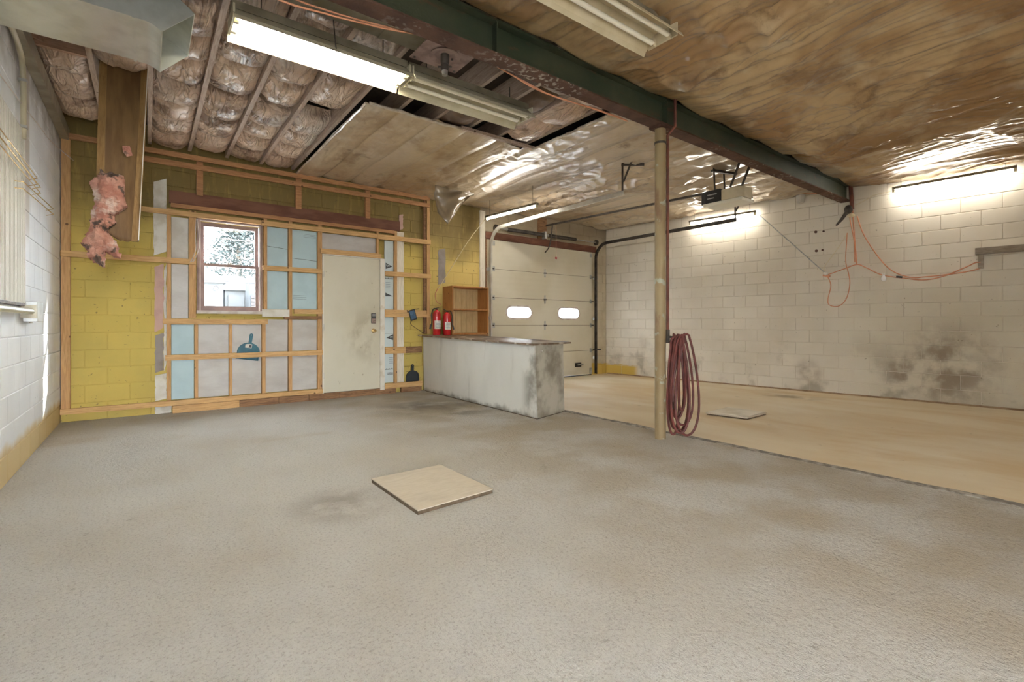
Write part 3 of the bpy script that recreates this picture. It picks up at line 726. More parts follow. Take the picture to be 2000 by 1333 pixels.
# ------------------------------------------------------------------ duct outlet, plenum, flue plate
def duct():
    d = tag(empty('air_duct', (-.4, 3.68, 2.82)), 'galvanised rectangular air duct with an angled open outlet at upper left', 'duct')
    xs = -.775; xb = -.02; ri, ro = .12, .34; zc = 2.82 - ri
    st = [((xs, 2.82), (xs, 3.04)), ((xb, 2.82), (xb, 3.04))]
    for i in range(1, 7):
        a = math.radians(45 * i / 6)
        st.append(((xb + ri * math.sin(a), zc + ri * math.cos(a)), (xb + ro * math.sin(a), zc + ro * math.cos(a))))
    def shell(sts, y0, y1, name, mat, t=.006):
        m = MB(); V = []; n = len(sts)
        for (a, b_) in sts:
            dx, dz = b_[0] - a[0], b_[1] - a[1]; L = math.hypot(dx, dz); dx /= L; dz /= L
            ai = (a[0] + dx * t, a[1] + dz * t); bi = (b_[0] - dx * t, b_[1] - dz * t)
            V += [(a[0], y0, a[1]), (a[0], y1, a[1]), (b_[0], y1, b_[1]), (b_[0], y0, b_[1]),
                  (ai[0], y0 + t, ai[1]), (ai[0], y1 - t, ai[1]), (bi[0], y1 - t, bi[1]), (bi[0], y0 + t, bi[1])]
        F = []
        for i in range(n - 1):
            A, B = i * 8, i * 8 + 8
            for k in range(4):
                F.append((A + k, A + (k + 1) % 4, B + (k + 1) % 4, B + k)); F.append((A + 4 + k, B + 4 + k, B + 4 + (k + 1) % 4, A + 4 + (k + 1) % 4))
        for A in (0, (n - 1) * 8):
            F += [(A + k, A + 4 + k, A + 4 + (k + 1) % 4, A + (k + 1) % 4) for k in range(4)]
        return m.add(V, F).build(name, mat, d, smooth=True)
    shell(st[:2], 3.40, 3.95, 'trunk', 'galv')
    shell([((xb - .03, 2.816), (xb - .03, 3.044)), ((xb, 2.816), (xb, 3.044))] + [((a[0], a[1] - .004), (b_[0] + .003, b_[1] + .003)) for a, b_ in st[2:]], 3.396, 3.954, 'elbow', 'galv')
    box('seam_strip', 'galv', d, xb - .05, xb - .035, 3.394, 3.956, 2.812, 2.818)
    for y in (3.45, 3.9):
        MB().tube([(-.35, y, 3.04), (-.35, y, 3.33)], .006, 6).build('hanger', 'steel_dark', d)
duct()
pl = tag(empty('duct_plenum', (1.2, 3.2, 3.24)), 'brownish sheet metal duct above the lit lamp beside the beam', 'duct')
box('casing', 'galv_dull', pl, .5, 2.02, 2.96, 3.44, 3.24, 3.55)
for x in (.86, 1.36): box('seam_strip', 'galv_dull', pl, x, x + .03, 2.955, 3.445, 3.234, 3.245)
box('end_rail', 'steel_dark', pl, 2.02, 2.06, 2.96, 3.44, 3.22, 3.3)
f = tag(empty('flue_plate', (1.755, 3.13, 3.05)), 'square pinkish steel flange plate with a pipe stub beside the beam', 'flue plate')
box('plate', 'flue', f, 1.56, 1.95, 2.945, 3.325, 3.105, 3.113)
MB().lathe((1.755, 3.14, 3.092), [(.075, .013), (.11, .008), (.115, .0), (.105, .0), (.075, .008)], 24).build('ring', 'flue', f, smooth=True)
MB().lathe((1.755, 3.14, 2.99), [(0, 0), (.028, 0), (.03, .04), (.026, .045), (.032, .06), (.032, .116), (0, .116)], 16).build('pipe_stub', 'steel_dark', f, smooth=True)
MB().lathe((1.755, 3.14, 2.955), [(0, 0), (.02, 0), (.022, .04), (0, .04)], 12).build('nozzle', 'zinc', f, smooth=True)
for dx, dy in ((-.17, -.16), (.17, -.16), (-.17, .16), (.17, .16), (.07, .02), (-.04, -.09), (.05, .1)):
    MB().lathe((1.755 + dx, 3.135 + dy, 3.096), [(0, 0), (.009, .001), (.009, .01), (0, .01)], 8).build('bolt', 'steel_dark', f)
MB().tube([(1.70, 3.14, 3.0), (1.81, 3.14, 3.035)], .007, 6).build('lever', 'steel_dark', f)

# ------------------------------------------------------------------ fluorescent lamps
def troffer(label, x0, x1, yc, z, lit, tube='tube_warm', body='white_metal', back='lamp_back', sides=(1, 1)):
    t = tag(empty('fluorescent_lamp', ((x0 + x1) / 2, yc, z - .03)), label, 'lamp')
    # trough reflector: wings flare down from the spine
    m = MB()
    prof = [(-.165, -.03), (-.15, .0), (-.055, .085), (.055, .085), (.15, .0), (.165, -.03)]
    inn = [(y * .985, zz - .003) for y, zz in prof]
    V = [(x, yc + y, z + zz) for x in (x0, x1) for y, zz in prof + inn[::-1]]
    k = len(prof) * 2
    o = MB().add(V, [(i, (i + 1) % k, k + (i + 1) % k, k + i) for i in range(k)] + [tuple(range(k))[::-1], tuple(range(k, 2 * k))]).build('reflector', body, t)
    box('spine', back, t, x0, x1, yc - .06, yc + .06, z + .087, z + .14)
    for xx in (x0, x1 - .012):
        box('end_plate', body, t, xx, xx + .012, yc - .12, yc + .12, z - .005, z + .085)
    for s in (-1, 1):
        MB().tube([(x0 + .03, yc + s * .065, z + .012), (x1 - .03, yc + s * .065, z + .012)], .017, 12).build('tube', (tube if lit else 'tube_off'), t, smooth=True)
        for xx in (x0 + .012, x1 - .04):
            box('socket', body, t, xx, xx + .028, yc + s * .065 - .014, yc + s * .065 + .014, z - .012, z + .05)
    for xx in (x0 + .18, x1 - .18):
        MB().tube([(xx, yc, z + .14), (xx, yc, 3.33)], .004, 6).build('hanger', 'steel_dark', t)
    return t
t = troffer('lit white twin tube lamp hanging nearest the metal duct', .43, 1.645, 3.60, 3.06, True)
MB().tube([(1.03, 3.43, 3.29), (1.05, 3.44, 3.1), (1.062, 3.45, 3.03)], .004, 6).build('pull_chain', 'steel_dark', t)
troffer('unlit twin tube lamp in line with the lit one beside the flue plate', 1.66, 2.88, 3.60, 3.06, False)
t = troffer('unlit yellowed twin tube lamp on the near side of the beam', 1.70, 2.915, 2.075, 3.11, False, body='cream_metal')
for x0, yy, lab in ((.43, 2.075, 'added unseen lit twin tube lamp in line with the yellowed one, above the frame'), (.43, .35, 'added unseen lit twin tube lamp right above the viewer'), (2.0, .35, 'added unseen lit twin tube lamp above the viewer, toward the right wall'),
                    (4.8, -1.3, 'added unseen lit twin tube lamp behind the viewer toward the right wall')):
    troffer(lab, x0, x0 + 1.215, yy, 3.11, True, tube='tube_added', body='cream_metal')  # unseen lamps, added to bring up the brightness of the floor
def strip(label, p, q, up=Vector((0, 0, 1)), hang=3.30):
    p, q = Vector(p), Vector(q); d = (q - p).normalized()
    t = tag(empty('strip_lamp', (p + q) / 2 - up * .03), label, 'lamp')
    MB().obox(p + up * .03, q + up * .03, .055, .035).build('housing', 'lamp_back', t)
    MB().tube([p + d * .03 - up * .008, q - d * .03 - up * .008], .015, 12).build('tube', 'tube_white', t, smooth=True)
    for e, s in ((p, 1), (q, -1)):
        MB().obox(e - d * .0 - up * .008, e + d * s * .03 - up * .008, .034, .042).build('socket', 'white_metal', t)
        w = e + d * s * .1
        MB().tube([w + up * .047, Vector((w.x, w.y, hang))], .003, 5).build('hanger', 'steel_dark', t)
    return t
strip('bright strip lamp hanging above the left garage door track', (4.70, 6.95, 2.95), (4.81, 5.70, 2.95))
strip('lit strip lamp along the right wall beyond the post', RW(2.05, 3.07, .13), RW(3.27, 3.06, .13))
strip('long bright strip lamp at the right edge, high on the right wall', RW(5.17, 3.07, .13), RW(6.43, 3.09, .13))
cord('lamp_cord', [(4.70, 6.98, 2.95), (4.45, 7.15, 2.55), (4.15, 7.24, 2.05), (3.97, 7.25, 1.78), (3.93, 7.26, 1.72)], .006, 'cord_white', 'cream cord slanting down from the strip lamp to the bookcase', 'cord')

# ------------------------------------------------------------------ hanging kraft panel and pink insulation
k = tag(empty('kraft_panel', (-.16, 5.2, 1.81)), 'brown kraft paper insulation facing hanging down from the ceiling', 'insulation')
V = []; F = []; NXk, NZk = 16, 40
for j in range(NZk + 1):
    v = j / NZk; z = 3.42 - v * 1.61
    for i in range(NXk + 1):
        u = i / NXk
        xa = -.318 - .02 * v; xb = .002 - .064 * v ** 1.4
        x = xa + (xb - xa) * u
        zz = z + (.10 * max(0, .55 - u) * v ** 8 * 2) + (0.01 * noise.noise((u * 9, 0, 1)) if j == NZk else 0)
        y = 5.36 - .18 * v + .02 * math.sin(u * math.pi) + .012 * noise.noise((u * 3, v * 6, 4))
        V.append((x, y, zz))
n1 = NXk + 1
F = [(j * n1 + i, j * n1 + i + 1, (j + 1) * n1 + i + 1, (j + 1) * n1 + i) for j in range(NZk) for i in range(NXk)]
o = MB().add(V, F).build('facing', 'kraft', k, smooth=True, fix=False)
so = o.modifiers.new('thickness', 'SOLIDIFY'); so.thickness = .02; so.offset = -1
for s in (0, 1):
    P1 = [];
    for j in range(NZk + 1 - (6 if s == 0 else 0)):
        vv = V[j * n1 + (NXk if s else 0)]; P1.append((vv[0] + (-.022 if s else .022), vv[1] - .018, vv[2]))
    m = MB()
    for a, b_ in zip(P1, P1[1:]): m.obox(a, b_, .05, .012, (0, -1, 0))
    m.build('side_flange', wood('flange_kraft%d' % s, (0.30, 0.18, 0.065), (0.22, 0.12, 0.04), (6, 6, .5), knots=False), k)
MB().obox((.004, 5.33, 3.40), (-.06, 5.15, 1.82), .03, .006, (1, 0, 0)).build('torn_edge', 'plaster_white', k)
outline = [(-0.301, 2.366), (-0.324, 2.308), (-0.372, 2.254), (-0.351, 2.196), (-0.338, 2.091), (-0.358, 2.008), (-0.372, 1.881), (-0.398, 1.816), (-0.421, 1.748), (-0.378, 1.712), (-0.385, 1.667), (-0.351, 1.617), (-0.318, 1.601), (-0.287, 1.568), (-0.273, 1.584), (-0.283, 1.649), (-0.27, 1.704), (-0.2, 1.656), (-0.175, 1.658), (-0.2, 1.775), (-0.263, 1.877), (-0.207, 1.956), (-0.228, 1.999), (-0.136, 2.094), (-0.157, 2.192), (-0.15, 2.304), (-0.171, 2.355), (-0.277, 2.344)]
def inside(x, z, P):
    c = False; n = len(P)
    for i in range(n):
        (a, b_), (c_, d_) = P[i], P[(i + 1) % n]
        if (b_ > z) != (d_ > z) and x < (c_ - a) * (z - b_) / (d_ - b_) + a: c = not c
    return c
def dist(x, z, P):
    r = 9
    for i in range(len(P)):
        a = Vector(P[i]); b_ = Vector(P[(i + 1) % len(P)]); p_ = Vector((x, z)); ab = b_ - a
        t = max(0, min(1, (p_ - a).dot(ab) / ab.length_squared)); r = min(r, (p_ - a - ab * t).length)
    return r
st_ = .009; cells = {}; V = []; F = []
X0, Z0 = -.44, 1.55
def pv(i, j, side):
    key = (i, j, side)
    if key not in cells:
        x = X0 + i * st_; z = Z0 + j * st_
        d_ = dist(x, z, outline); th = .07 * min(1, d_ / .055) ** .6
        y = 5.13 + (-th + .035 * noise.noise((x * 14, z * 14, 1)) + .02 * noise.noise((x * 40, z * 40, 5)) if side == 0 else .07 + .2 * th)
        cells[key] = len(V)
        V.append((x + .012 * noise.noise((x * 60, z * 60, 2)), y, z + .012 * noise.noise((x * 60, z * 60, 8))))
    return cells[key]
ins = {(i, j) for i in range(36) for j in range(96) if inside(X0 + (i + .5) * st_, Z0 + (j + .5) * st_, outline)}
for i, j in ins:
    F.append([pv(i, j, 0), pv(i + 1, j, 0), pv(i + 1, j + 1, 0), pv(i, j + 1, 0)])
    F.append([pv(i, j, 1), pv(i, j + 1, 1), pv(i + 1, j + 1, 1), pv(i + 1, j, 1)])
    for (di, dj), (a, b_) in {(-1, 0): ((i, j), (i, j + 1)), (1, 0): ((i + 1, j), (i + 1, j + 1)), (0, -1): ((i, j), (i + 1, j)), (0, 1): ((i, j + 1), (i + 1, j + 1))}.items():
        if (i + di, j + dj) not in ins: F.append([pv(*a, 0), pv(*b_, 0), pv(*b_, 1), pv(*a, 1)])
tag(MB().add(V, F).build('pink_insulation', 'pink', None, smooth=True), 'ragged clump of pink fibreglass stuck to the hanging kraft panel', 'insulation')
MB().add([(-.17, 5.235, 2.62), (-.12, 5.235, 2.63), (-.10, 5.225, 2.55), (-.14, 5.22, 2.53), (-.165, 5.225, 2.57), (-.135, 5.215, 2.585)], [(0, 1, 5), (1, 2, 5), (2, 3, 5), (3, 4, 5), (4, 0, 5), (0, 4, 3, 2, 1)]).build('fibre_tuft', 'pink', k)

# ------------------------------------------------------------------ timber framing on the back wall
fr = tag(empty('timber_framing', (1.5, 7.36, 0.0)), 'pine stud and rail framing nailed over the yellow back wall', 'framing')
def stud(x0, x1, z0, z1, y0=7.338, y1=7.402, mat='wood_z', name='stud'): return box(name, mat, fr, x0, x1, y0, y1, z0, z1)
def rail(x0, x1, z0, z1, y0=7.312, y1=7.345, mat='wood_x', name='rail'): return box(name, mat, fr, x0, x1, y0, y1, z0, z1)
stud(-.772, -.695, .15, 3.20)
stud(.192, .233, .15, 2.56)
stud(.419, .495, 1.19, 2.56)
stud(.478, .517, .15, 1.11)
stud(.864, .899, .15, 1.11)
stud(1.275, 1.318, 1.27, 2.58)
stud(1.254, 1.298, .15, 1.11)
stud(1.593, 1.64, .14, 2.585)
stud(1.989, 2.050, .09, 2.60)
stud(2.881, 2.915, 2.22, 2.58)
stud(3.18, 3.224, .11, 2.62)
stud(3.228, 3.357, .14, 2.62, 7.372, 7.402, 'wood_white')
stud(3.76, 3.813, .95, 3.20); stud(3.71, 3.755, .95, 3.20, 7.36, 7.402, 'wood_old')  # second, darker bar stands in for this stud's shaded left side
for a, b_ in ((.50, .572), (1.688, 1.767), (2.708, 2.781)): stud(a, b_, 2.765, 3.20, 7.345, 7.402, 'wood_top')
rail(-.775, 3.80, 3.20, 3.262, mat='wood_top', name='plate')
rail(-.30, 3.80, 3.085, 3.150, mat='wood_top')
rail(-.06, 1.24, 2.475, 2.535); rail(1.245, 2.88, 2.47, 2.535, mat='wood_x'); rail(2.885, 3.82, 2.46, 2.535)
rail(.233, 3.175, 2.572, 2.622, 7.325, 7.36, 'wood_top')
rail(-.775, .495, 1.872, 1.938)
rail(1.262, 2.045, 1.858, 1.922)
rail(.15, 1.32, 1.112, 1.180)
rail(1.66, 2.05, 1.262, 1.325); rail(1.533, 2.04, 1.185, 1.23, 7.325, 7.36, 'wood_old')
rail(1.255, 1.60, 1.215, 1.318, 7.318, 7.345, 'plaster_white', 'filler_strip')
rail(.175, 2.055, .662, .728)
rail(-.778, 2.055, .098, .160)
rail(2.02, 2.95, 2.155, 2.225, mat='wood_x')
rail(3.01, 3.822, 1.885, 1.958); rail(3.01, 3.74, 1.29, 1.345); rail(3.01, 3.822, 1.228, 1.288)
rail(3.015, 3.36, .64, .745); rail(3.36, 3.66, .64, .745, 7.33, 7.36, 'wood_old')
rail(3.01, 3.66, .085, .165)
for a, b_, w in ((.25, .98, 'wood_x'), (.985, 1.46, 'wood_old'), (1.465, 1.86, 'wood_old'), (1.865, 2.30, 'wood_old'), (2.305, 2.86, 'wood_old'), (2.865, 3.20, 'wood_old')):
    rail(a, b_, .0, .092, 7.33, 7.402, w, 'sill_block')
rail(3.30, 3.66, .0, .08, 7.34, 7.402, 'wood_old', 'sill_block')

li = tag(box('steel_lintel', 'lintel', None, .215, 3.28, 7.352, 7.408, 2.63, 2.785), 'rust brown steel lintel above window and door', 'lintel')
def patch(name, mat, label, x0, x1, z0, z1, seed, d=.012, y=7.409):
    """broken edged plaster remnant"""
    P = []; n = 16
    for i in range(n): t = i / n; P.append((x0 + .012 * noise.noise((t * 9, seed, 0)), z0 + (z1 - z0) * t))
    for i in range(n): t = i / n; P.append((x1 + .014 * noise.noise((t * 9, seed, 5)), z1 - (z1 - z0) * t))
    o = MB().prism([P], d, lambda u, v, w: (u, y - w, v)).build(name, mat, None)
    return tag(o, label, 'plaster patch')
patch('plaster_patch', 'plaster_white', 'tall white plaster strip left of the window', .06, .19, 1.96, 2.93, 1)
patch('plaster_patch', 'plaster_pink', 'pinkish plaster strip on the yellow wall beside the first stud', .07, .16, 1.01, 1.87, 2)
patch('plaster_patch', 'plaster_white', 'thin chipped white plaster sliver between pink strip and stud', .163, .19, .52, 1.87, 3, .008)
patch('plaster_patch', 'plaster_grey', 'grey plaster strip below the pink one', .075, .16, .51, 1.005, 4)
patch('plaster_patch', 'plaster_white', 'short white plaster piece at the foot of the first stud', .075, .19, .16, .50, 5)
patch('plaster_patch', 'plaster_white', 'dirty white plaster stub under the bottom rail', .075, .24, .0, .09, 6, .02)
patch('plaster_patch', 'plaster_grey', 'rough grey mortar patch on the yellow wall above the bookcase', 4.01, 4.15, 1.80, 2.44, 7, .006, 7.4085)
patch('plaster_patch', 'plaster_pink', 'small pinkish mortar patch at the right end of the rusty lintel', 3.285, 3.35, 2.66, 2.92, 8, .02)

def foam(x0, x1, z0, z1, mat, label, y=7.376):
    o = box('foam_board', mat, None, x0, x1, y, 7.4075, z0, z1, bevel=.002)
    return tag(o, label, 'foam board', 'foam boards between the studs')
foam(.238, .474, .73, 1.108, 'foam_blue', 'pale blue foam board left of the blue dustpan, upper of two')
foam(.238, .474, .165, .66, 'foam_blue', 'pale blue foam board at lower left, above the bottom rail')
b1 = foam(1.323, 1.588, 1.925, 2.468, 'foam_blue', 'cracked blue foam board right of the window, upper row')
b2 = foam(1.645, 1.984, 1.925, 2.468, 'foam_blue', 'printed blue foam board by the door, upper row')
foam(1.323, 1.588, 1.322, 1.855, 'foam_blue', 'blue foam board right of the window, second row')
b3 = foam(1.645, 1.984, 1.328, 1.855, 'foam_blue', 'blue foam board by the door with faded print, second row')
foam(.238, .415, 1.945, 2.46, 'foam_old', 'white foam board left of the window, upper row')
foam(.238, .415, 1.185, 1.868, 'foam_grey', 'grey foam board left of the window, beneath the white one')
foam(.52, .860, .73, 1.108, 'foam_grey', 'grey foam board under the left half of the window, upper of two')
foam(.52, .860, .165, .66, 'foam_grey', 'grey foam board under the left half of the window, lower of two')
foam(.902, 1.25, .73, 1.108, 'foam_grey', 'grey foam board behind the blue dustpan')
foam(.902, 1.25, .165, .66, 'foam_grey', 'grey foam board directly below the blue dustpan')
foam(1.302, 1.589, .73, 1.18, 'foam_grey', 'grey foam board right of the dustpan bay, upper of two')
foam(1.302, 1.589, .165, .66, 'foam_grey', 'grey foam board right of the dustpan bay, lower of two')
foam(1.645, 1.985, .73, 1.18, 'foam_grey', 'grey foam board against the door stud, upper of two')
foam(1.645, 1.985, .165, .66, 'foam_grey', 'grey foam board against the door stud with shiny creased film')
foam(2.055, 2.878, 2.228, 2.466, 'foam_grey', 'long grey foam board above the door')
w1 = foam(3.03, 3.176, 1.96, 2.455, 'foam_white', 'blue white foam board right of the door at head height')
w2 = foam(3.03, 3.176, 1.35, 1.88, 'foam_white', 'printed blue white foam board right of the door, beside the lock')
w3 = foam(3.03, 3.176, .75, 1.222, 'foam_white', 'blue white foam board right of the door, below the tablet')
w4 = foam(3.03, 3.176, .17, .635, 'foam_white', 'blue white foam board right of the door with upside down lettering')
def flat(name, mat, parent, pts, y, d=.0008): return MB().prism([pts], d, lambda u, v, w: (u, y - w, v)).build(name, mat, parent)
FY = 7.3755
def crack(parent, x0, x1, z):
    P = [(x0 + (x1 - x0) * i / 8, z - .02 * i / 8 + .005 * noise.noise((i * .9, z * 5, 0))) for i in range(9)]
    flat('crack', 'ink', parent, P + [(x, zz - .005) for x, zz in reversed(P)], FY)
crack(b1, 1.325, 1.586, 2.20); crack(b2, 1.647, 1.982, 2.06)
for i in range(3): flat('print_line', 'ink_pale', b2, [(1.80, 2.42 - i * .02), (1.97, 2.415 - i * .02), (1.97, 2.411 - i * .02), (1.80, 2.416 - i * .02)], FY)
for i in range(3): flat('print_line', 'ink_pale', b3, [(1.655, 1.53 - i * .025), (1.84, 1.525 - i * .025), (1.84, 1.519 - i * .025), (1.655, 1.524 - i * .025)], FY)
flat('pennant', 'ink', w1, [(3.045, 2.10), (3.16, 2.045), (3.045, 2.0)], FY)
text('lettering', 'W', .062, 'foam_white', w1, (3.052, FY - .0012, 2.028), (math.radians(90), 0, 0))
for i in range(9): flat('print_mark', 'ink', w2, [(3.04 + i * .0145, 1.836), (3.05 + i * .0145, 1.836), (3.05 + i * .0145, 1.852 + .008 * (i % 3 == 0)), (3.04 + i * .0145, 1.852 + .008 * (i % 3 == 0))], FY)
for i in range(4): flat('print_line', 'ink_pale', w2, [(3.045, 1.79 - i * .03), (3.12, 1.79 - i * .03), (3.12, 1.784 - i * .03), (3.045, 1.784 - i * .03)], FY)
flat('pennant', 'ink', w2, [(3.04, 1.62), (3.17, 1.565), (3.04, 1.56)], FY)
flat('pennant', 'ink', w3, [(3.055, .895), (3.172, .95), (3.172, .855)], FY)
text('lettering', 'W', .05, 'foam_white', w3, (3.115, FY - .0012, .885), (math.radians(90), 0, 0))
flat('print_line', 'ink', w3, [(3.032, .965), (3.174, .965), (3.174, .961), (3.032, .961)], FY)
text('lettering', 'oam', .085, 'ink', w4, (3.170, FY, .335), (math.radians(90), math.radians(180), 0)).scale = (.70, 1, 1)
for i in range(9): flat('print_mark', 'ink', w4, [(3.04 + i * .0145, .38), (3.05 + i * .0145, .38), (3.05 + i * .0145, .395 + .007 * (i % 3 == 1)), (3.04 + i * .0145, .395 + .007 * (i % 3 == 1))], FY)
for i in range(4): flat('print_line', 'ink_pale', w4, [(3.10, .58 - i * .03), (3.17, .58 - i * .03), (3.17, .573 - i * .03), (3.10, .573 - i * .03)], FY)

# ------------------------------------------------------------------ window
w = tag(empty('window_1', (.885, 7.42, 1.25)), 'double hung window with mauve brown frame in the back wall', kind='structure')
box('jamb', 'window_frame', w, .507, .535, 7.36, 7.60, 1.25, 2.49); box('jamb', 'window_frame', w, 1.238, 1.263, 7.36, 7.60, 1.25, 2.49)
box('head', 'window_frame', w, .535, 1.238, 7.36, 7.60, 2.462, 2.49)
box('stop', 'window_stop', w, .535, .548, 7.372, 7.40, 1.29, 2.462); box('stop', 'window_stop', w, 1.225, 1.238, 7.372, 7.40, 1.29, 2.462); box('stop', 'window_stop', w, .548, 1.225, 7.372, 7.40, 2.449, 2.462)
box('sill', 'window_stop', w, .50, 1.27, 7.33, 7.60, 1.25, 1.29)
def sash(y0, y1, z0, z1, rb, rt, name):
    s = box(name, 'window_frame', w, .548, .590, y0, y1, z0, z1)
    box('stile', 'window_frame', s, 1.183, 1.225, y0, y1, z0, z1)
    box('bottom_rail', 'window_frame', s, .590, 1.183, y0, y1, z0, z0 + rb)
    box('top_rail', 'window_frame', s, .590, 1.183, y0, y1, z1 - rt, z1)
    box('pane', 'glass', s, .588, 1.185, (y0 + y1) / 2 - .002, (y0 + y1) / 2 + .002, z0 + rb - .003, z1 - rt + .003)
    return s
sash(7.45, 7.485, 1.875, 2.448, .035, .05, 'upper_sash')
s = sash(7.405, 7.44, 1.29, 1.91, .06, .035, 'lower_sash')
MB().box(.85, .92, 7.40, 7.43, 1.91, 1.925).box(.875, .90, 7.40, 7.42, 1.925, 1.94).build('latch', 'chrome', s)
MB().lathe((.885, 7.445, 2.44), [(0, 0), (.012, .002), (.012, .016), (0, .018)], 8).build('roller', 'chrome', w)
for i, dx in enumerate((0, .04)):
    cord('blind_cord', [(.497 + dx * .3, 7.33, 2.46), (.485 + dx, 7.325, 2.25), (.492 + dx * .8, 7.32, 2.08), (.45 + dx * .6, 7.305, 1.93), (.43 + dx * .5, 7.30, 1.90)], .006, 'window_stop',
         ('white cord loop hanging by the left window jamb, outer strand', 'white cord loop hanging by the left window jamb, inner strand')[i], 'cord')

# ------------------------------------------------------------------ entry door
d = tag(empty('door_1', (2.5, 7.36, .09)), 'cream painted entry door with dark keypad lock', kind='structure')
leaf = box('leaf', 'door', d, 2.072, 2.93, 7.335, 7.378, .098, 2.135, bevel=.003)
box('jamb', 'door_white', d, 2.052, 2.070, 7.325, 7.45, .09, 2.15); box('jamb', 'door_white', d, 2.934, 3.008, 7.322, 7.45, .07, 2.152)
box('head_jamb', 'door_white', d, 2.070, 2.934, 7.325, 7.45, 2.137, 2.152)
box('threshold', 'edge_dark', d, 2.065, 2.935, 7.335, 7.45, .09, .097)
for z in (1.854, 1.065, .351):
    MB().tube([(2.071, 7.331, z - .045), (2.071, 7.331, z + .045)], .007, 8).build('hinge', 'zinc', d, smooth=True)
kp = box('keypad_lock', 'black', d, 2.790, 2.862, 7.312, 7.335, 1.125, 1.285, bevel=.006)
box('face_plate', 'flue', kp, 2.795, 2.857, 7.307, 7.313, 1.128, 1.20, bevel=.004)
MB().obox((2.812, 7.300, 1.158), (2.845, 7.300, 1.178), .018, .012).build('thumb_turn', 'chrome', kp)
for i in range(2):
    for j in range(3): box('button', 'zinc', kp, 2.802 + i * .03, 2.82 + i * .03, 7.308, 7.313, 1.222 + j * .02, 1.233 + j * .02)
kb = MB().tube([(2.827, 7.335, 1.01), (2.827, 7.328, 1.01), (2.827, 7.318, 1.01), (2.827, 7.30, 1.01), (2.827, 7.285, 1.01), (2.827, 7.272, 1.01), (2.827, 7.268, 1.01)], [.034, .034, .014, .013, .028, .026, .012], 16).build('knob', 'brass', d, smooth=True)

# ------------------------------------------------------------------ garage door
g = tag(empty('door_2', (6.44, 7.36, 0)), 'cream sectional garage door with two oval windows', kind='structure')
zs = [.02, .545, 1.09, 1.612, 2.145, 2.69]
def oval(cx, cz, w_, h_, n=8):
    r = h_ / 2; a = w_ / 2 - r
    return arc(cx + a, cz, r, -90, 90, n) + arc(cx - a, cz, r, 90, 270, n)
GX0, GX1 = 5.105, 7.765
ovs = [(5.75, 1.342), (7.075, 1.342)]
for i in range(5):
    z0, z1 = zs[i] + .004, zs[i + 1] - .004
    holes = [oval(cx, cz, .60, .215) for cx, cz in ovs] if i == 2 else []
    s = MB().prism([[(GX0, z0), (GX1, z0), (GX1, z1), (GX0, z1)]] + [h[::-1] for h in holes], -.045, lambda u, v, w_: (u, 7.36 - w_, v)).build('panel', 'garage', g)
    for cx, cz in (ovs if i == 2 else []):
        MB().prism([oval(cx, cz, .665, .275), oval(cx, cz, .59, .205)[::-1]], .008, lambda u, v, w_: (u, 7.36 - w_, v)).build('window_gasket', 'window_stop', s)
        MB().prism([oval(cx, cz, .605, .22)], .004, lambda u, v, w_: (u, 7.385 - w_, v)).build('pane', 'frosted', s)
for i in range(1, 5):
    z = zs[i]
    for x in (6.41,):
        h_ = MB().prism([[(x - .018, z - .085), (x + .018, z - .085), (x + .018, z - .03), (x + .045, z), (x + .018, z + .03), (x + .018, z + .085), (x - .018, z + .085), (x - .018, z + .03), (x - .045, z), (x - .018, z - .03)]], .004, lambda u, v, w_: (u, 7.359 - w_, v)).build('hinge', 'zinc', g)
        MB().tube([(x - .035, 7.348, z), (x + .035, 7.348, z)], .011, 8).build('knuckle', 'steel_dark', h_)
    for x in (GX0 + .03, GX1 - .03):
        h_ = box('roller_bracket', 'zinc', g, x - .03, x + .03, 7.345, 7.359, z - .045, z + .045)
        MB().tube([(x, 7.33, z), (x + (-.06 if x < 6 else .06), 7.33, z)], .012, 8).build('roller', 'steel_dark', h_)
for x in (GX0 + .03, GX1 - .03):
    box('roller_bracket', 'zinc', g, x - .03, x + .03, 7.345, 7.359, 2.58, 2.66); box('roller_bracket', 'zinc', g, x - .035, x + .035, 7.345, 7.359, .03, .16)
for i in range(1, 5): box('light_stop_strip', 'edge_dark', g, GX0, GX1, 7.378, 7.404, zs[i] - .02, zs[i] + .02)  # backing added behind the panel gaps to block leaking daylight
box('bottom_seal', 'black', g, GX0, GX1, 7.365, 7.40, .001, .02)
MB().tube([(7.80, 7.34, .56), (8.02, 7.33, .55)], .014, 8).build('lock_lever', 'black', g)
box('handle', 'black', g, 7.25, 7.42, 7.325, 7.359, .20, .29, bevel=.01)
MB().tube([(7.30, 7.33, .245), (7.46, 7.315, .255)], .014, 8).build('slide_lock', 'zinc', g)
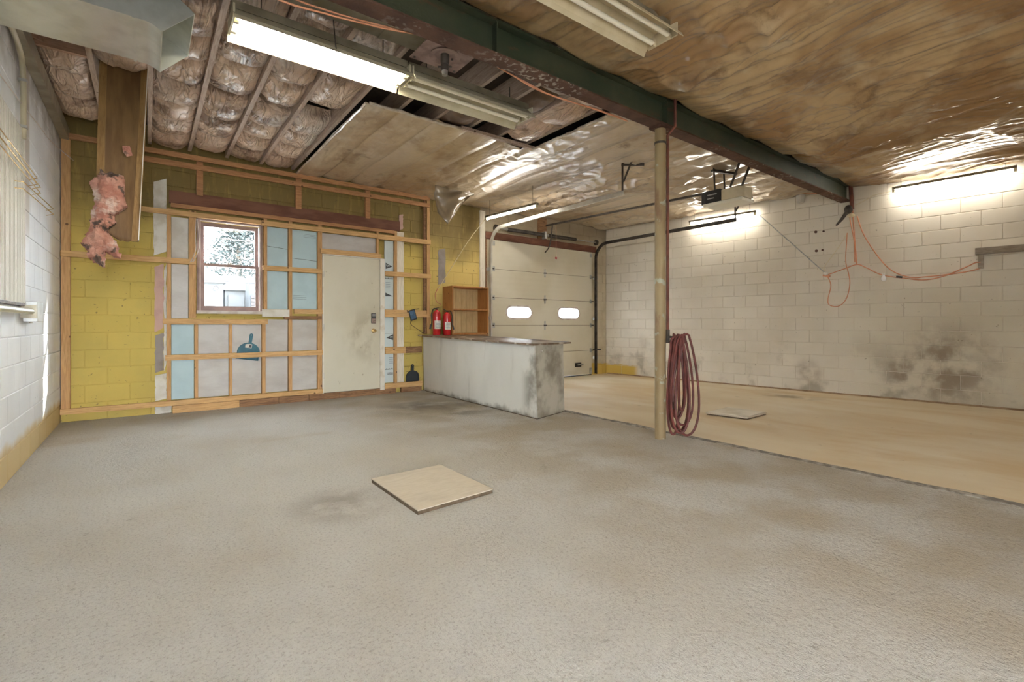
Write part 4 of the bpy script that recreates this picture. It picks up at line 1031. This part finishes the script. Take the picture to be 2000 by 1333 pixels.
# tracks: upright, curve, level run with hangers
def track(x, mat, ye, lab):
    t = tag(empty('door_track', (x, 7.2, 0)), lab, 'track')
    c = arc(0, 0, .32, 0, 90, 8)
    pts = [(x, 7.30, .03), (x, 7.30, 2.54)] + [(x, 7.30 - .32 + .32 * math.cos(math.radians(a)), 2.54 + .32 * math.sin(math.radians(a))) for a in range(10, 91, 10)] + [(x, ye, 2.86)]
    m = MB(); sg = 1 if x > 6 else -1
    for a, b_ in zip(pts, pts[1:]):
        m.obox(a, b_, .006, .055, (0, 0, 1) if abs(b_[2] - a[2]) < 1e-6 else (0, 1, 0))
    m.build('rail', mat, t)
    m = MB()
    for s in (-1, 1):
        off = [];
        for i, p_ in enumerate(pts):
            a = pts[max(i - 1, 0)]; b_ = pts[min(i + 1, len(pts) - 1)]
            dv = Vector((0, b_[1] - a[1], b_[2] - a[2])).normalized(); nv = Vector((0, -dv.z, dv.y))
            off.append(Vector(p_) + nv * .0275 * s + Vector((-sg * .014, 0, 0)))
        for a, b_ in zip(off, off[1:]): m.obox(a, b_, .028, .004, (0, -(b_ - a).z, (b_ - a).y))
    m.build('lip', mat, t)
    for z in (.35, 1.2, 2.1): box('wall_bracket', 'zinc', t, min(x, x + sg * .05), max(x, x + sg * .05), 7.30, 7.40, z, z + .06)
    MB().obox((x, ye + .02, 2.84), (x, ye + .02, 3.31), .03, .004, (1, 0, 0)).build('hanger', 'steel_dark', t)
    MB().obox((x + .02, ye + .02, 3.01), (x + .02, ye - .14, 3.29), .03, .004, (1, 0, 0)).build('brace', 'steel_dark', t)
    MB().obox((x + .0, ye + .04, 3.235), (x + .22, ye - .16, 3.23), .03, .03).build('cross_angle', 'steel_dark', t)
    return t
track(5.03, 'track', 4.19, 'pale left track of the garage door with angle iron hanger')
track(7.85, 'steel_dark', 4.15, 'dark right track of the garage door running along the right wall')
ts = tag(empty('torsion_spring', (6.35, 7.28, 2.86)), 'dark torsion spring and shaft above the garage door', 'spring')
MB().tube([(5.12, 7.28, 2.90), (7.83, 7.28, 2.90)], .012, 8).build('shaft', 'zinc', ts, smooth=True)
for x0, x1 in ((5.40, 6.30), (6.42, 7.20)):
    n_ = int((x1 - x0) / .012); m = MB()
    m.tube([(x0 + (x1 - x0) * i / (n_ * 8), 7.28 + .032 * math.cos(2 * math.pi * i / 8), 2.90 + .032 * math.sin(2 * math.pi * i / 8)) for i in range(n_ * 8 + 1)], .006, 4).build('coil', 'steel_dark', ts)
    MB().tube([(x0 - .03, 7.28, 2.90), (x0 + .02, 7.28, 2.90)], .028, 10).build('winding_cone', 'zinc', ts, smooth=True)
box('centre_bracket', 'zinc', ts, 6.34, 6.38, 7.27, 7.372, 2.83, 2.97)
for x in (5.12, 7.81): MB().tube([(x, 7.28, 2.90), (x + .03, 7.28, 2.90)], .06, 14).build('cable_drum', 'steel_dark', ts, smooth=True)
tag(box('steel_lintel', 'lintel', None, 4.98, 7.93, 7.372, 7.408, 2.70, 2.83), 'dark red steel lintel above the garage door', 'lintel')
tag(box('wood_block', 'wood_old', None, 6.25, 6.47, 7.374, 7.408, 2.835, 3.28), 'vertical timber block holding the torsion spring', 'timber')
tag(box('wood_trim', 'wood_white', None, 4.855, 4.965, 7.375, 7.408, 0.0, 3.20), 'tall whitewashed board left of the garage door', 'timber')
tag(box('wood_trim', 'wood_old', None, 4.97, 5.0, 7.36, 7.408, 0.0, 2.69), 'narrow brown jamb board left of the garage door', 'timber')
op = tag(empty('door_opener', (6.4, 3.5, 2.78)), 'black and white garage door opener hanging under the ceiling with its rail', 'door opener')
MB().obox((6.4, 7.30, 3.10), (6.4, 3.75, 2.99), .035, .03).build('rail', 'steel_dark', op)
V = [(6.26, 3.80), (6.54, 3.80), (6.57, 3.70), (6.57, 3.28), (6.52, 3.20), (6.28, 3.20), (6.23, 3.28), (6.23, 3.70)]
V = [(6.23, 3.52), (6.57, 3.52), (6.57, 3.74), (6.54, 3.82), (6.26, 3.82), (6.23, 3.74)]
hs = MB().prism([V], .17, lambda u, v, w_: (u, v, 2.80 + w_)).build('housing', 'black', op, bevel=.01)
for i in range(2): box('print_line', 'zinc', hs, 6.2285, 6.23, 3.57 + .04 * i, 3.71, 2.90 - i * .05, 2.915 - i * .05)
MB().prism([[(6.235, 3.78), (6.565, 3.78), (6.565, 3.22), (6.235, 3.22)]], .045, lambda u, v, w_: (u, v, 2.755 + w_)).build('light_cover', simple('milky_cover', (.78, .74, .62), None, rough=.3), op, bevel=.012)
MB().prism([[(6.24, 3.515), (6.56, 3.515), (6.56, 3.30), (6.50, 3.22), (6.30, 3.22), (6.24, 3.30)]], .15, lambda u, v, w_: (u, v, 2.80 + w_)).build('rear_cover', 'cream_metal', op, bevel=.01)
for x in (6.27, 6.53):
    MB().obox((x, 3.62, 2.96), (x - .03, 3.62, 3.31), .04, .004, (0, 1, 0)).build('hanger', 'steel_dark', op)
    MB().obox((x, 3.40, 2.96), (x, 3.25, 3.31), .035, .004, (1, 0, 0)).build('hanger', 'steel_dark', op)
MB().obox((6.2, 3.62, 3.23), (6.62, 3.5, 3.23), .04, .03).build('cross_angle', 'steel_dark', op)
MB().tube(smooth_path([(6.4, 7.12, 3.08), (6.4, 7.16, 2.85), (6.4, 7.22, 2.66), (6.4, 7.345, 2.56)], 3), .013, 6).build('door_arm', 'steel_dark', op, smooth=True)
MB().tube([(6.48, 7.1, 3.07), (6.48, 7.1, 2.45)], .003, 5).build('release_cord', 'orange', op)
box('release_handle', 'red_gloss', op, 6.46, 6.50, 7.09, 7.11, 2.41, 2.45)

# ------------------------------------------------------------------ service counter
c = tag(empty('service_counter', (3.87, 5.85, 0)), 'scuffed white service counter with a dark worn top', 'counter')
HB, HF = .915, .865
def frus(base, top): return MB().add(list(base) + list(top), [(3, 2, 1, 0), (4, 5, 6, 7), (0, 1, 5, 4), (1, 2, 6, 5), (2, 3, 7, 6), (3, 0, 4, 7)])
frus([(3.615, 4.285, .012), (4.215, 4.46, .012), (4.28, 7.36, .012), (3.68, 7.30, .012)], [(3.605, 4.33, HF), (4.20, 4.47, HF), (4.28, 7.36, HB), (3.665, 7.30, HB)]).build('body', 'counter', c, bevel=.004)
frus([(3.625, 4.30, .0), (4.205, 4.47, .0), (4.27, 7.34, .0), (3.69, 7.28, .0)], [(3.625, 4.30, .012), (4.205, 4.47, .012), (4.27, 7.34, .012), (3.69, 7.28, .012)]).build('base', 'edge_dark', c)
frus([(3.545, 4.265, HF), (4.34, 4.47, HF), (4.36, 7.40, HB), (3.575, 7.31, HB)], [(3.545, 4.265, HF + .02), (4.34, 4.47, HF + .02), (4.36, 7.40, HB + .02), (3.575, 7.31, HB + .02)]).build('worktop', 'counter_top', c, bevel=.002)
frus([(4.19, 4.462, HF + .02), (4.34, 4.50, HF + .02), (4.36, 7.0, HB + .013), (4.21, 7.0, HB + .013)], [(4.19, 4.462, HF + .022), (4.34, 4.50, HF + .022), (4.36, 7.0, HB + .016), (4.21, 7.0, HB + .016)]).build('edge_strip', 'edge_dark', c)
MB().ellipsoid((3.74, 4.36, .79), .02, .012, .016).build('chip', 'plaster_white', c)

# extinguishers on the counter
def ext(x, y, z, hgt, r, lab, flip):
    e = tag(empty('fire_extinguisher', (x, y, z)), lab, 'extinguisher')
    MB().lathe((x, y, z), [(0, 0), (r * .92, 0), (r, .012), (r, hgt * .74), (r * .93, hgt * .80), (r * .7, hgt * .86), (r * .34, hgt * .89), (r * .3, hgt * .91), (0, hgt * .91)], 20).build('cylinder', 'red_gloss', e, smooth=True)
    MB().lathe((x, y, z + hgt * .90), [(0, 0), (.018, 0), (.018, .03), (0, .03)], 10).build('valve', 'steel_dark', e)
    MB().obox((x - .02, y, z + hgt * .97), (x + .07 * flip, y - .02, z + hgt * 1.01), .016, .008).build('handle', 'black', e)
    MB().obox((x - .02, y, z + hgt * .95), (x + .06 * flip, y - .02, z + hgt * .945), .016, .008).build('trigger', 'black', e)
    MB().tube(smooth_path([(x, y, z + hgt * .93), (x - .06 * flip, y - .01, z + hgt * .95), (x - (r + .035) * flip, y - .01, z + hgt * .75), (x - (r + .03) * flip, y - .01, z + hgt * .45), (x - (r + .045) * flip, y - .01, z + hgt * .30)], 5), .008, 8).build('hose', 'black', e, smooth=True)
    MB().tube([(x - (r + .045) * flip, y - .01, z + hgt * .38), (x - (r + .06) * flip, y - .01, z + hgt * .22)], [.012, .016], 8).build('horn', 'black', e, smooth=True)
    lb = MB(); a0, a1 = -150, -40
    P = [(x + (r + .0015) * math.cos(math.radians(a)), y + (r + .0015) * math.sin(math.radians(a))) for a in range(a0, a1 + 1, 10)]
    for p_, q_ in zip(P, P[1:]): lb.add([(*p_, z + hgt * .22), (*q_, z + hgt * .22), (*q_, z + hgt * .52), (*p_, z + hgt * .52)], [(0, 1, 2, 3)])
    L = lb.build('label', 'paper', e, fix=False)
    for j, zz in enumerate((.46, .41, .36, .31, .27)):
        t = MB()
        for p_, q_ in zip(P[2:-2 - (j % 2)], P[3:-1 - (j % 2)]):
            f_ = 1 + .0012 / r
            P2 = [(x + (u[0] - x) * f_, y + (u[1] - y) * f_) for u in (p_, q_)]
            t.add([(*P2[0], z + hgt * zz), (*P2[1], z + hgt * zz), (*P2[1], z + hgt * zz + .007), (*P2[0], z + hgt * zz + .007)], [(0, 1, 2, 3)])
        t.build('print_line', 'ink_pale', L, fix=False)
ext(3.825, 7.12, HB + .018, .46, .066, 'taller red fire extinguisher with hose standing on the counter, left of two', 1)
ext(3.975, 7.04, HB + .017, .42, .062, 'red fire extinguisher on the counter nearest the bookcase', -1)

# bookcase behind the counter
k = tag(empty('bookcase', (4.46, 7.2, 0)), 'open honey pine bookcase with boarded back behind the counter', 'bookcase')
X0b, X1b, Y0b, Y1b, Zt = 4.375, 4.805, 7.03, 7.36, 1.76
X0b = 4.07
# stands clear of the counter on its own plinth level with the worktop
box('side', 'cabinet', k, X0b, X0b + .022, Y0b, Y1b, HB + .021, Zt); box('side', 'cabinet', k, X1b - .022, X1b, Y0b, Y1b, HB + .021, Zt)
for z in (Zt - .022, 1.352, HB + .021): box('shelf', 'cabinet', k, X0b + .022, X1b - .022, Y0b, Y1b - .014, z, z + .022)
nb = 6; bw = (X1b - X0b - .044) / nb
for i in range(nb): box('back_board', 'cabinet_back', k, X0b + .022 + i * bw + .0015, X0b + .022 + (i + 1) * bw - .0015, Y1b - .013, Y1b, HB + .043, Zt - .022)
tag(box('crate_base', 'wood_old', None, 4.37, 4.80, 7.02, 7.36, 0, HB + .0205), 'plain wooden box carrying the bookcase behind the counter', 'box')

# ------------------------------------------------------------------ things on the back wall
def dustpan(label, mat, x, y, z, w_, h_, tilt):
    e = tag(empty('dustpan', (x, y, z)), label, 'dustpan')
    n = 14
    out = [(-w_ / 2 * 1.0, 0), (w_ / 2, 0)] + [(w_ / 2 * math.cos(a), h_ * .30 + h_ * .36 * math.sin(a)) for a in [math.pi * i / n for i in range(n + 1)]]
    rot = lambda u, v: (u * math.cos(tilt) - v * math.sin(tilt), u * math.sin(tilt) + v * math.cos(tilt))
    fr_ = lambda u, v, d: (x + rot(u, v)[0], y - d, z + rot(u, v)[1])
    MB().prism([out], .006, fr_).build('pan', mat, e)
    inn = [(u * .90, .0 + v * .93) for u, v in out]
    MB().prism([out, inn[::-1]], .03, fr_).build('rim', mat, e)
    hd = [(-.018, h_ * .62), (.018, h_ * .62), (.02, h_ * .80), (.022, h_ * .96)] + [(.022 * math.cos(a), h_ * .96 + .022 * math.sin(a)) for a in [math.pi * i / 6 for i in range(1, 6)]] + [(-.022, h_ * .96), (-.02, h_ * .80)]
    hole = [(.008 * math.cos(a), h_ * .96 + .008 * math.sin(a)) for a in [2 * math.pi * i / 8 for i in range(8)]]
    MB().prism([hd, hole[::-1]], .02, fr_).build('handle', mat, e, bevel=.003)
    return e, fr_
e, f_ = dustpan('blue plastic dustpan tucked behind the rail under the window', 'pan_blue', 1.075, 7.372, .632, .27, .35, -.16)
MB().prism([[(-.05, .16), (.03, .16), (.03, .215), (-.05, .215)]], .0075, f_).build('label', 'paper', e)
MB().prism([[(-.01, .165), (.025, .165), (.025, .20), (.0, .205)]], .0085, f_).build('print', 'ink', e)
dustpan('black dustpan leaning on the bottom rail beside the counter', 'pan_black', 3.505, 7.37, .167, .225, .27, 0.0)
tb = tag(empty('tablet', (3.475, 7.29, 1.18)), 'small black tablet with blue screen clipped to the rail', 'tablet')
ca, sa = math.cos(.28), math.sin(.28)
def tf(u, v, d): return (3.475 + u * ca - v * sa, 7.296 - d, 1.265 + u * sa + v * ca)
MB().prism([[(-.058, -.088), (.058, -.088), (.058, .088), (-.058, .088)]], .012, tf).build('case', 'black', tb, bevel=.003)
MB().prism([[(-.044, -.066), (.044, -.066), (.044, .070), (-.044, .070)]], .0135, tf).build('screen', 'screen', tb)
MB().tube([tf(-.07, .06, .0), tf(-.07, .10, .0)], .006, 6).build('clip', 'black', tb); MB().tube([tf(.05, .08, 0), (3.59, 7.29, 1.37)], .006, 6).build('clip_arm', 'black', tb)
cord('tablet_cable', [(3.46, 7.296, 1.175), (3.44, 7.30, 1.13), (3.47, 7.30, 1.09), (3.52, 7.30, 1.06), (3.62, 7.31, 1.0), (3.70, 7.32, .97), (3.72, 7.33, 1.15), (3.72, 7.33, 1.40)], .004, 'black', 'thin black cable dangling below the tablet', 'cord')
cord('extension_cord', [(3.93, 7.27, 1.72), (3.88, 7.27, 1.62), (3.90, 7.26, 1.50), (3.98, 7.25, 1.45)], .007, 'orange', 'short orange plug cord hanging at the bookcase corner', 'cord')

# ------------------------------------------------------------------ right wall things
def rc(pts, off=.03): return [RW(a, z, off + .006 * math.sin(i * 2.1)) for i, (a, z) in enumerate(pts)]
A = [(4.723, 2.786), (4.806, 2.492), (4.984, 2.132), (5.156, 1.901), (5.367, 1.789), (5.512, 1.788), (5.722, 1.8), (5.961, 1.827), (6.095, 1.869), (6.108, 1.92), (6.051, 1.943), (5.961, 1.898), (5.722, 1.782), (5.512, 1.745), (5.293, 1.785), (5.032, 1.852), (4.839, 1.976), (4.723, 2.037), (4.57, 1.989), (4.304, 1.896)]
cord('extension_cord', rc(A), .008, 'orange', 'orange extension cord draped in a long sag to the wall shelf', 'cord')
cord('extension_cord', rc([(4.664, 2.959), (4.672, 2.835), (4.689, 2.507), (4.723, 2.03)], .05), .009, 'orange', 'orange cord hanging straight down the right wall below the pipe', 'cord')
cord('extension_cord', rc([(4.65, 2.93), (4.64, 2.75), (4.69, 2.4), (4.70, 2.07)], .065), .008, 'orange', 'second orange cord twisted beside the straight hanging one', 'cord')
cord('extension_cord', rc([(4.596, 2.541), (4.578, 2.112), (4.613, 1.904), (4.63, 1.739), (4.587, 1.516), (4.483, 1.4), (4.358, 1.42), (4.34, 1.525), (4.376, 1.733), (4.331, 1.883)], .04), .007, 'orange', 'orange cord hanging in a u shaped loop low on the right wall', 'cord')
cord('string', rc([(4.604, 2.54), (4.45, 2.28), (4.286, 2.034), (4.31, 1.93)], .035), .004, 'cord_white', 'pale string from the cord bundle to the rod end', 'string')
cord('extension_cord', rc([(3.55, 3.40), (3.83, 3.30), (4.175, 3.228), (4.358, 3.224), (4.621, 3.314)], .10), .007, 'orange', 'orange cord sagging under the end of the beam at the wall', 'cord')
cord('lamp_cord', rc([(5.172, 3.08), (4.95, 3.06), (4.839, 3.008), (4.706, 2.951)], .06), .004, 'cord_white', 'cream cord from the right strip lamp to the pipe', 'cord')
r = tag(empty('prop_rod', RW(3.8, 1.92, .05)), 'thin grey rod slanting from the strip lamp down the right wall', 'rod')
MB().tube([RW(3.318, 3.02, .06), RW(4.306, 1.928, .04)], .008, 8).build('rod', 'zinc', r, smooth=True)
MB().ellipsoid(RW(4.305, 1.925, .045), .035, .035, .035).build('tip', 'paper', r, smooth=True)
MB().obox(RW(4.27, 1.90, .045), RW(4.37, 1.88, .045), .03, .03).build('clamp', 'orange', r)
pp = tag(empty('drop_pipe', RW(4.65, 2.9, .05)), 'rusty drop pipe with a tangled valve below the beam end', 'pipe')
MB().tube([RW(4.645, 3.29, .06), RW(4.665, 2.90, .06)], .028, 10).build('pipe', 'red_pipe', pp, smooth=True)
MB().ellipsoid(RW(4.62, 2.90, .07), .05, .06, .07).build('valve', 'steel_dark', pp, smooth=True)
MB().tube([RW(4.60, 2.86, .08), RW(4.53, 2.75, .09), RW(4.46, 2.67, .09)], [.03, .022, .014], 8).build('spout', 'steel_dark', pp, smooth=True)
MB().ellipsoid(RW(4.655, 2.80, .07), .05, .05, .03).build('tape_wrap', 'cord_white', pp, smooth=True)
lb = tag(empty('pendant_bulb', RW(5.055, 1.80, .05)), 'clear bulb hanging from the orange cord', 'bulb')
MB().lathe(RW(5.055, 1.755, .05), [(0, 0), (.022, .004), (.034, .03), (.03, .06), (.016, .08), (.014, .10), (0, .10)], 14).build('glass', 'bulb', lb, smooth=True)
MB().lathe(RW(5.055, 1.85, .05), [(0, 0), (.017, 0), (.017, .03), (0, .03)], 10).build('socket', 'paper', lb)
MB().tube([RW(5.20, 1.813, .03), RW(5.27, 1.80, .03)], .014, 8).build('cord_plug', 'black', None)
tag(bpy.data.objects['cord_plug'], 'black plug joint on the long sagging orange cord', 'plug')
sh = tag(empty('wall_beam', RW(7.0, 2.045, .05)), 'weathered timber beam projecting along the right wall at the frame edge', 'timber')
MB().add([RW(a, z, o_) for a in (6.045, 8.2) for z in (2.045, 2.125) for o_ in (.002, .14)], [(0, 1, 3, 2), (4, 6, 7, 5), (0, 4, 5, 1), (2, 3, 7, 6), (0, 2, 6, 4), (1, 5, 7, 3)]).build('plank', 'grey_timber', sh)
MB().add([RW(a, z, o_) for a in (6.07, 6.12) for z in (1.86, 2.045) for o_ in (.002, .04)], [(0, 1, 3, 2), (4, 6, 7, 5), (0, 4, 5, 1), (2, 3, 7, 6), (0, 2, 6, 4), (1, 5, 7, 3)]).build('bracket', 'grey_timber', sh)
rg = MB().ellipsoid(RW(3.95, 3.20, .06), .07, .06, .10, 10, 8)
for v in rg.v: v += Vector((noise.noise(v * 14), noise.noise(v * 14 + Vector((5, 0, 0))), noise.noise(v * 14 + Vector((0, 9, 0))))) * .03
tag(rg.build('rag_bundle', 'foam_old', None, smooth=True), 'dirty rag bundle stuck high on the right wall by the beam', 'rag')
for i, (a, z) in enumerate(((4.157, 2.623), (4.268, 2.618), (4.166, 2.312), (4.253, 2.317))):
    o = MB().tube([RW(a, z, -.004), RW(a, z, .012)], .022 - .006 * (i % 2), 10).build('anchor_bolt', 'rust', None, smooth=True)
    tag(o, ('larger rusty anchor stub, upper row on the right wall', 'small rusty anchor stub, upper row on the right wall', 'rusty anchor stub, lower row left on the right wall', 'rusty anchor stub, lower row right on the right wall')[i], 'anchor', 'rusty anchors near the cord bundle')
tag(MB().add([RW(a, z, o_) for a in (.05, 7.4) for z in (0, .022) for o_ in (.001, .035)], [(0, 1, 3, 2), (4, 6, 7, 5), (0, 4, 5, 1), (2, 3, 7, 6), (0, 2, 6, 4), (1, 5, 7, 3)]).build('baseboard_right', MT['ledge']), 'thin brown dirt ledge at the foot of the right wall', kind='structure')

# ------------------------------------------------------------------ left wall things
pn = tag(empty('wall_panel', (LX + .02, 4.7, 1.27)), 'tall white ribbed panel on the left wall at the frame edge', 'panel')
box('sheet', 'panel_white', pn, LX + .003, LX + .02, 4.1, 5.24, 1.27, 2.60)
for i in range(29): box('rib', 'panel_white', pn, LX + .02, LX + .024, 4.1 + i * .04, 4.115 + i * .04, 1.275, 2.595)
box('edge_trim', 'window_stop', pn, LX + .003, LX + .026, 5.24, 5.26, 1.25, 2.60)
box('bottom_trim', 'edge_dark', pn, LX + .003, LX + .03, 4.1, 5.2, 1.25, 1.27)
cd = tag(empty('wall_conduit', (LX + .03, 5.1, 2.5)), 'white conduit pipe bending down the left wall', 'conduit')
MB().tube(smooth_path([(LX + .03, 3.65, 3.19), (LX + .03, 4.7, 3.17), (LX + .03, 5.02, 3.13), (LX + .03, 5.13, 3.02), (LX + .03, 5.15, 2.85), (LX + .03, 5.15, 2.52)], 5), .018, 10).build('pipe', 'white_metal', cd, smooth=True)
for z in (2.6, 2.95): box('strap', 'zinc', cd, LX + .001, LX + .052, 5.125, 5.175, z, z + .02)
hr = tag(empty('wall_pipe', (LX + .06, 4.6, 1.2)), 'grey horizontal pipe ending in a box on the left wall', 'pipe')
MB().tube([(LX + .06, 3.65, 1.21), (LX + .06, 5.32, 1.21)], .022, 12).build('pipe', 'galv', hr, smooth=True)
box('end_box', 'zinc', hr, LX + .001, LX + .085, 5.32, 5.58, 1.13, 1.29, bevel=.004)
box('back_plate', 'galv_dull', hr, LX + .001, LX + .01, 5.56, 5.66, 1.12, 1.27)
box('clip', 'galv_dull', hr, LX + .001, LX + .09, 5.22, 5.28, 1.16, 1.26)
def hook(label, y0, z0, y1, z1, gap):
    e = tag(empty('wire_hook', (LX, y0, z0 - gap)), label, 'hook', 'wire hooks on the left wall')
    x = LX + .005
    MB().tube([(x, y0, z0), (x + .06, y0 - .1, z0), (x + .06, y1, z1), (x, y1, z1 - .0)], .004, 6).build('wire', 'brass', e)
    MB().tube([(x, y0, z0 - gap), (x + .06, y0 - .1, z0 - gap), (x + .06, y1, z1 - gap), (x, y1, z1 - gap)], .004, 6).build('wire', 'brass', e)
hook('upper bent wire hook on the left wall over the ribbed panel', 5.55, 2.30, 4.0, 2.30, .05)
hook('second bent wire hook just beneath the upper one on the left wall', 5.70, 2.26, 4.0, 2.25, .05)
hook('lowest thin wire hook on the left wall reaching to the corner post', 6.4, 2.21, 4.9, 2.14, .05)
cord('wall_string', [(LX + .02, 4.2, 2.70), (LX + .02, 5.1, 2.78), (LX + .02, 5.9, 2.86), (LX + .02, 6.6, 2.93), (-.66, 7.28, 2.95)], .004, 'window_stop', 'thin white string strung along the left wall to the corner', 'string')

# ------------------------------------------------------------------ loose boards on the floor
bd = tag(empty('floor_board', (1.53, 2.92, 0)), 'square plywood board lying on the rough floor', 'board')
def slab(P, z0, z1):
    return MB().add([(x, y, z0) for x, y in P] + [(x, y, z1) for x, y in P], [(0, 1, 2, 3), (4, 7, 6, 5), (0, 4, 5, 1), (1, 5, 6, 2), (2, 6, 7, 3), (3, 7, 4, 0)])
BP = [(1.25, 3.285), (1.252, 2.56), (1.81, 2.595), (1.797, 3.287)]
bc = Vector((1.527, 2.93))
slab([tuple(bc + (Vector(p_) - bc) * .992) for p_ in BP], 0, .023).build('core', 'edge_dark', bd)
slab(BP, .023, .029).build('face_ply', 'plywood', bd)
b2_ = tag(empty('floor_hatch', (5.77, 3.04, 0)), 'pale square cover lying on the smooth tan floor', 'cover')
HP = [(5.46, 3.272), (5.544, 2.80), (6.056, 2.817), (6.026, 3.297)]
ctr = Vector((5.77, 3.045))
shr = lambda f: [tuple(ctr + (Vector(p) - ctr) * f) for p in HP]
slab(shr(.97), 0, .016).build('underside', 'edge_dark', b2_)  # inset dark layer stands in for the shaded gap under the cover
slab(HP, .016, .034).build('sheet', 'plywood', b2_)
slab(shr(.93), .034, .038).build('top_layer', 'hatch_paint', b2_)

# ------------------------------------------------------------------ outside
tag(box('ground', 'asphalt', None, -40, 45, -30, 45, -.32, -.21), 'pale concrete ground outside the building', kind='structure')
hs = tag(empty('house', (.4, 22, -.21)), 'white gabled house seen through the window with a round sign', 'house')
box('wall', 'siding', hs, -4.0, 2.22, 20.5, 27, -.21, 2.66)
MB().add([(-4.3, 20.3, 2.62), (2.32, 20.3, 2.62), (-.9, 20.3, 5.2), (-4.3, 27, 2.62), (2.32, 27, 2.62), (-.9, 27, 5.2)], [(0, 1, 2), (3, 5, 4), (0, 2, 5, 3), (1, 4, 5, 2), (0, 3, 4, 1)]).build('roof', 'siding', hs)
sg = MB().tube([(1.98, 20.5, 2.43), (1.98, 20.44, 2.43)], .11, 20).build('round_sign', 'siding', hs)
MB().prism([[(1.98 + .095 * math.cos(t_), 2.43 + .095 * math.sin(t_)) for t_ in [i * math.pi / 10 for i in range(20)]], [(1.98 + .065 * math.cos(t_), 2.43 + .065 * math.sin(t_)) for t_ in [-i * math.pi / 10 for i in range(20)]]], .02, lambda u, v, w_: (u, 20.44 - w_, v)).build('emblem', 'dark_out', sg)
fw_ = box('window', 'siding', hs, 1.66, 1.93, 20.46, 20.5, 1.76, 2.2)
box('pane', 'brown_out', fw_, 1.69, 1.90, 20.44, 20.46, 1.79, 2.04)
gb = tag(empty('garage_building', (3.2, 23.5, -.21)), 'low white garage behind the neighbouring house', 'building')
box('wall', 'siding', gb, 2.49, 3.28, 22.5, 25.5, -.21, 2.5)
MB().add([(2.42, 22.4, 2.5), (3.36, 22.4, 2.5), (3.36, 24, 3.2), (2.42, 24, 3.2), (2.42, 25.6, 2.5), (3.36, 25.6, 2.5)], [(0, 1, 2, 3), (3, 2, 5, 4), (0, 3, 4), (1, 5, 2), (0, 4, 5, 1)]).build('roof', 'roof_out', gb)
box('door', 'siding', gb, 2.6, 3.18, 22.44, 22.5, -.2, 2.3)
br = tag(empty('brick_shed', (4.0, 21, -.21)), 'dark brick shed edge beyond the right side of the window', 'building')
box('wall', 'roof_out', br, 3.18, 5.5, 21.2, 22.2, -.21, 3.0)
for i in range(4): box('window_bar', 'dark_out', br, 3.23, 3.42, 21.14, 21.2, 1.73 + i * .135, 1.84 + i * .135)
rnd = random.Random(5)
tr = tag(empty('tree', (4.0, 30, -.21)), 'pale leafy tree behind the houses seen through the window', 'tree')
MB().tube([(4.0, 30, -.21), (4.05, 30, 2.5), (3.95, 30, 5.5)], [.28, .22, .08], 8).build('trunk', 'bark', tr, smooth=True)
m = MB()
for i in range(9000):
    a = rnd.uniform(0, 2 * math.pi); hh = rnd.random() ** .8; rad = 2.6 * (1 - hh * .75) * math.sqrt(rnd.random())
    c0 = Vector((4.3 + rad * math.cos(a) * 1.1, 30 + rad * math.sin(a), 2.6 + 5.2 * hh + .3 * math.sin(a * 5)))
    s1 = Vector((rnd.uniform(-1, 1), rnd.uniform(-1, 1), rnd.uniform(-.4, .4))).normalized() * .10; s2 = s1.cross(Vector((rnd.uniform(-1, 1), rnd.uniform(-1, 1), 1))).normalized() * .06
    m.add([c0 - s1, c0 + s2, c0 + s1, c0 - s2], [(0, 1, 2, 3)])
tag(m.build('foliage', 'leaf', tr, fix=False), kind='stuff')
for i, z in enumerate((2.5, 3.88)):
    tag(MB().tube([(-8, 18, z + .35), (2, 18, z), (12, 18, z - .3)], .015, 5).build('power_line', 'dark_out'), ('lower overhead wire outside the window', 'upper overhead wire outside the window')[i], 'wire')
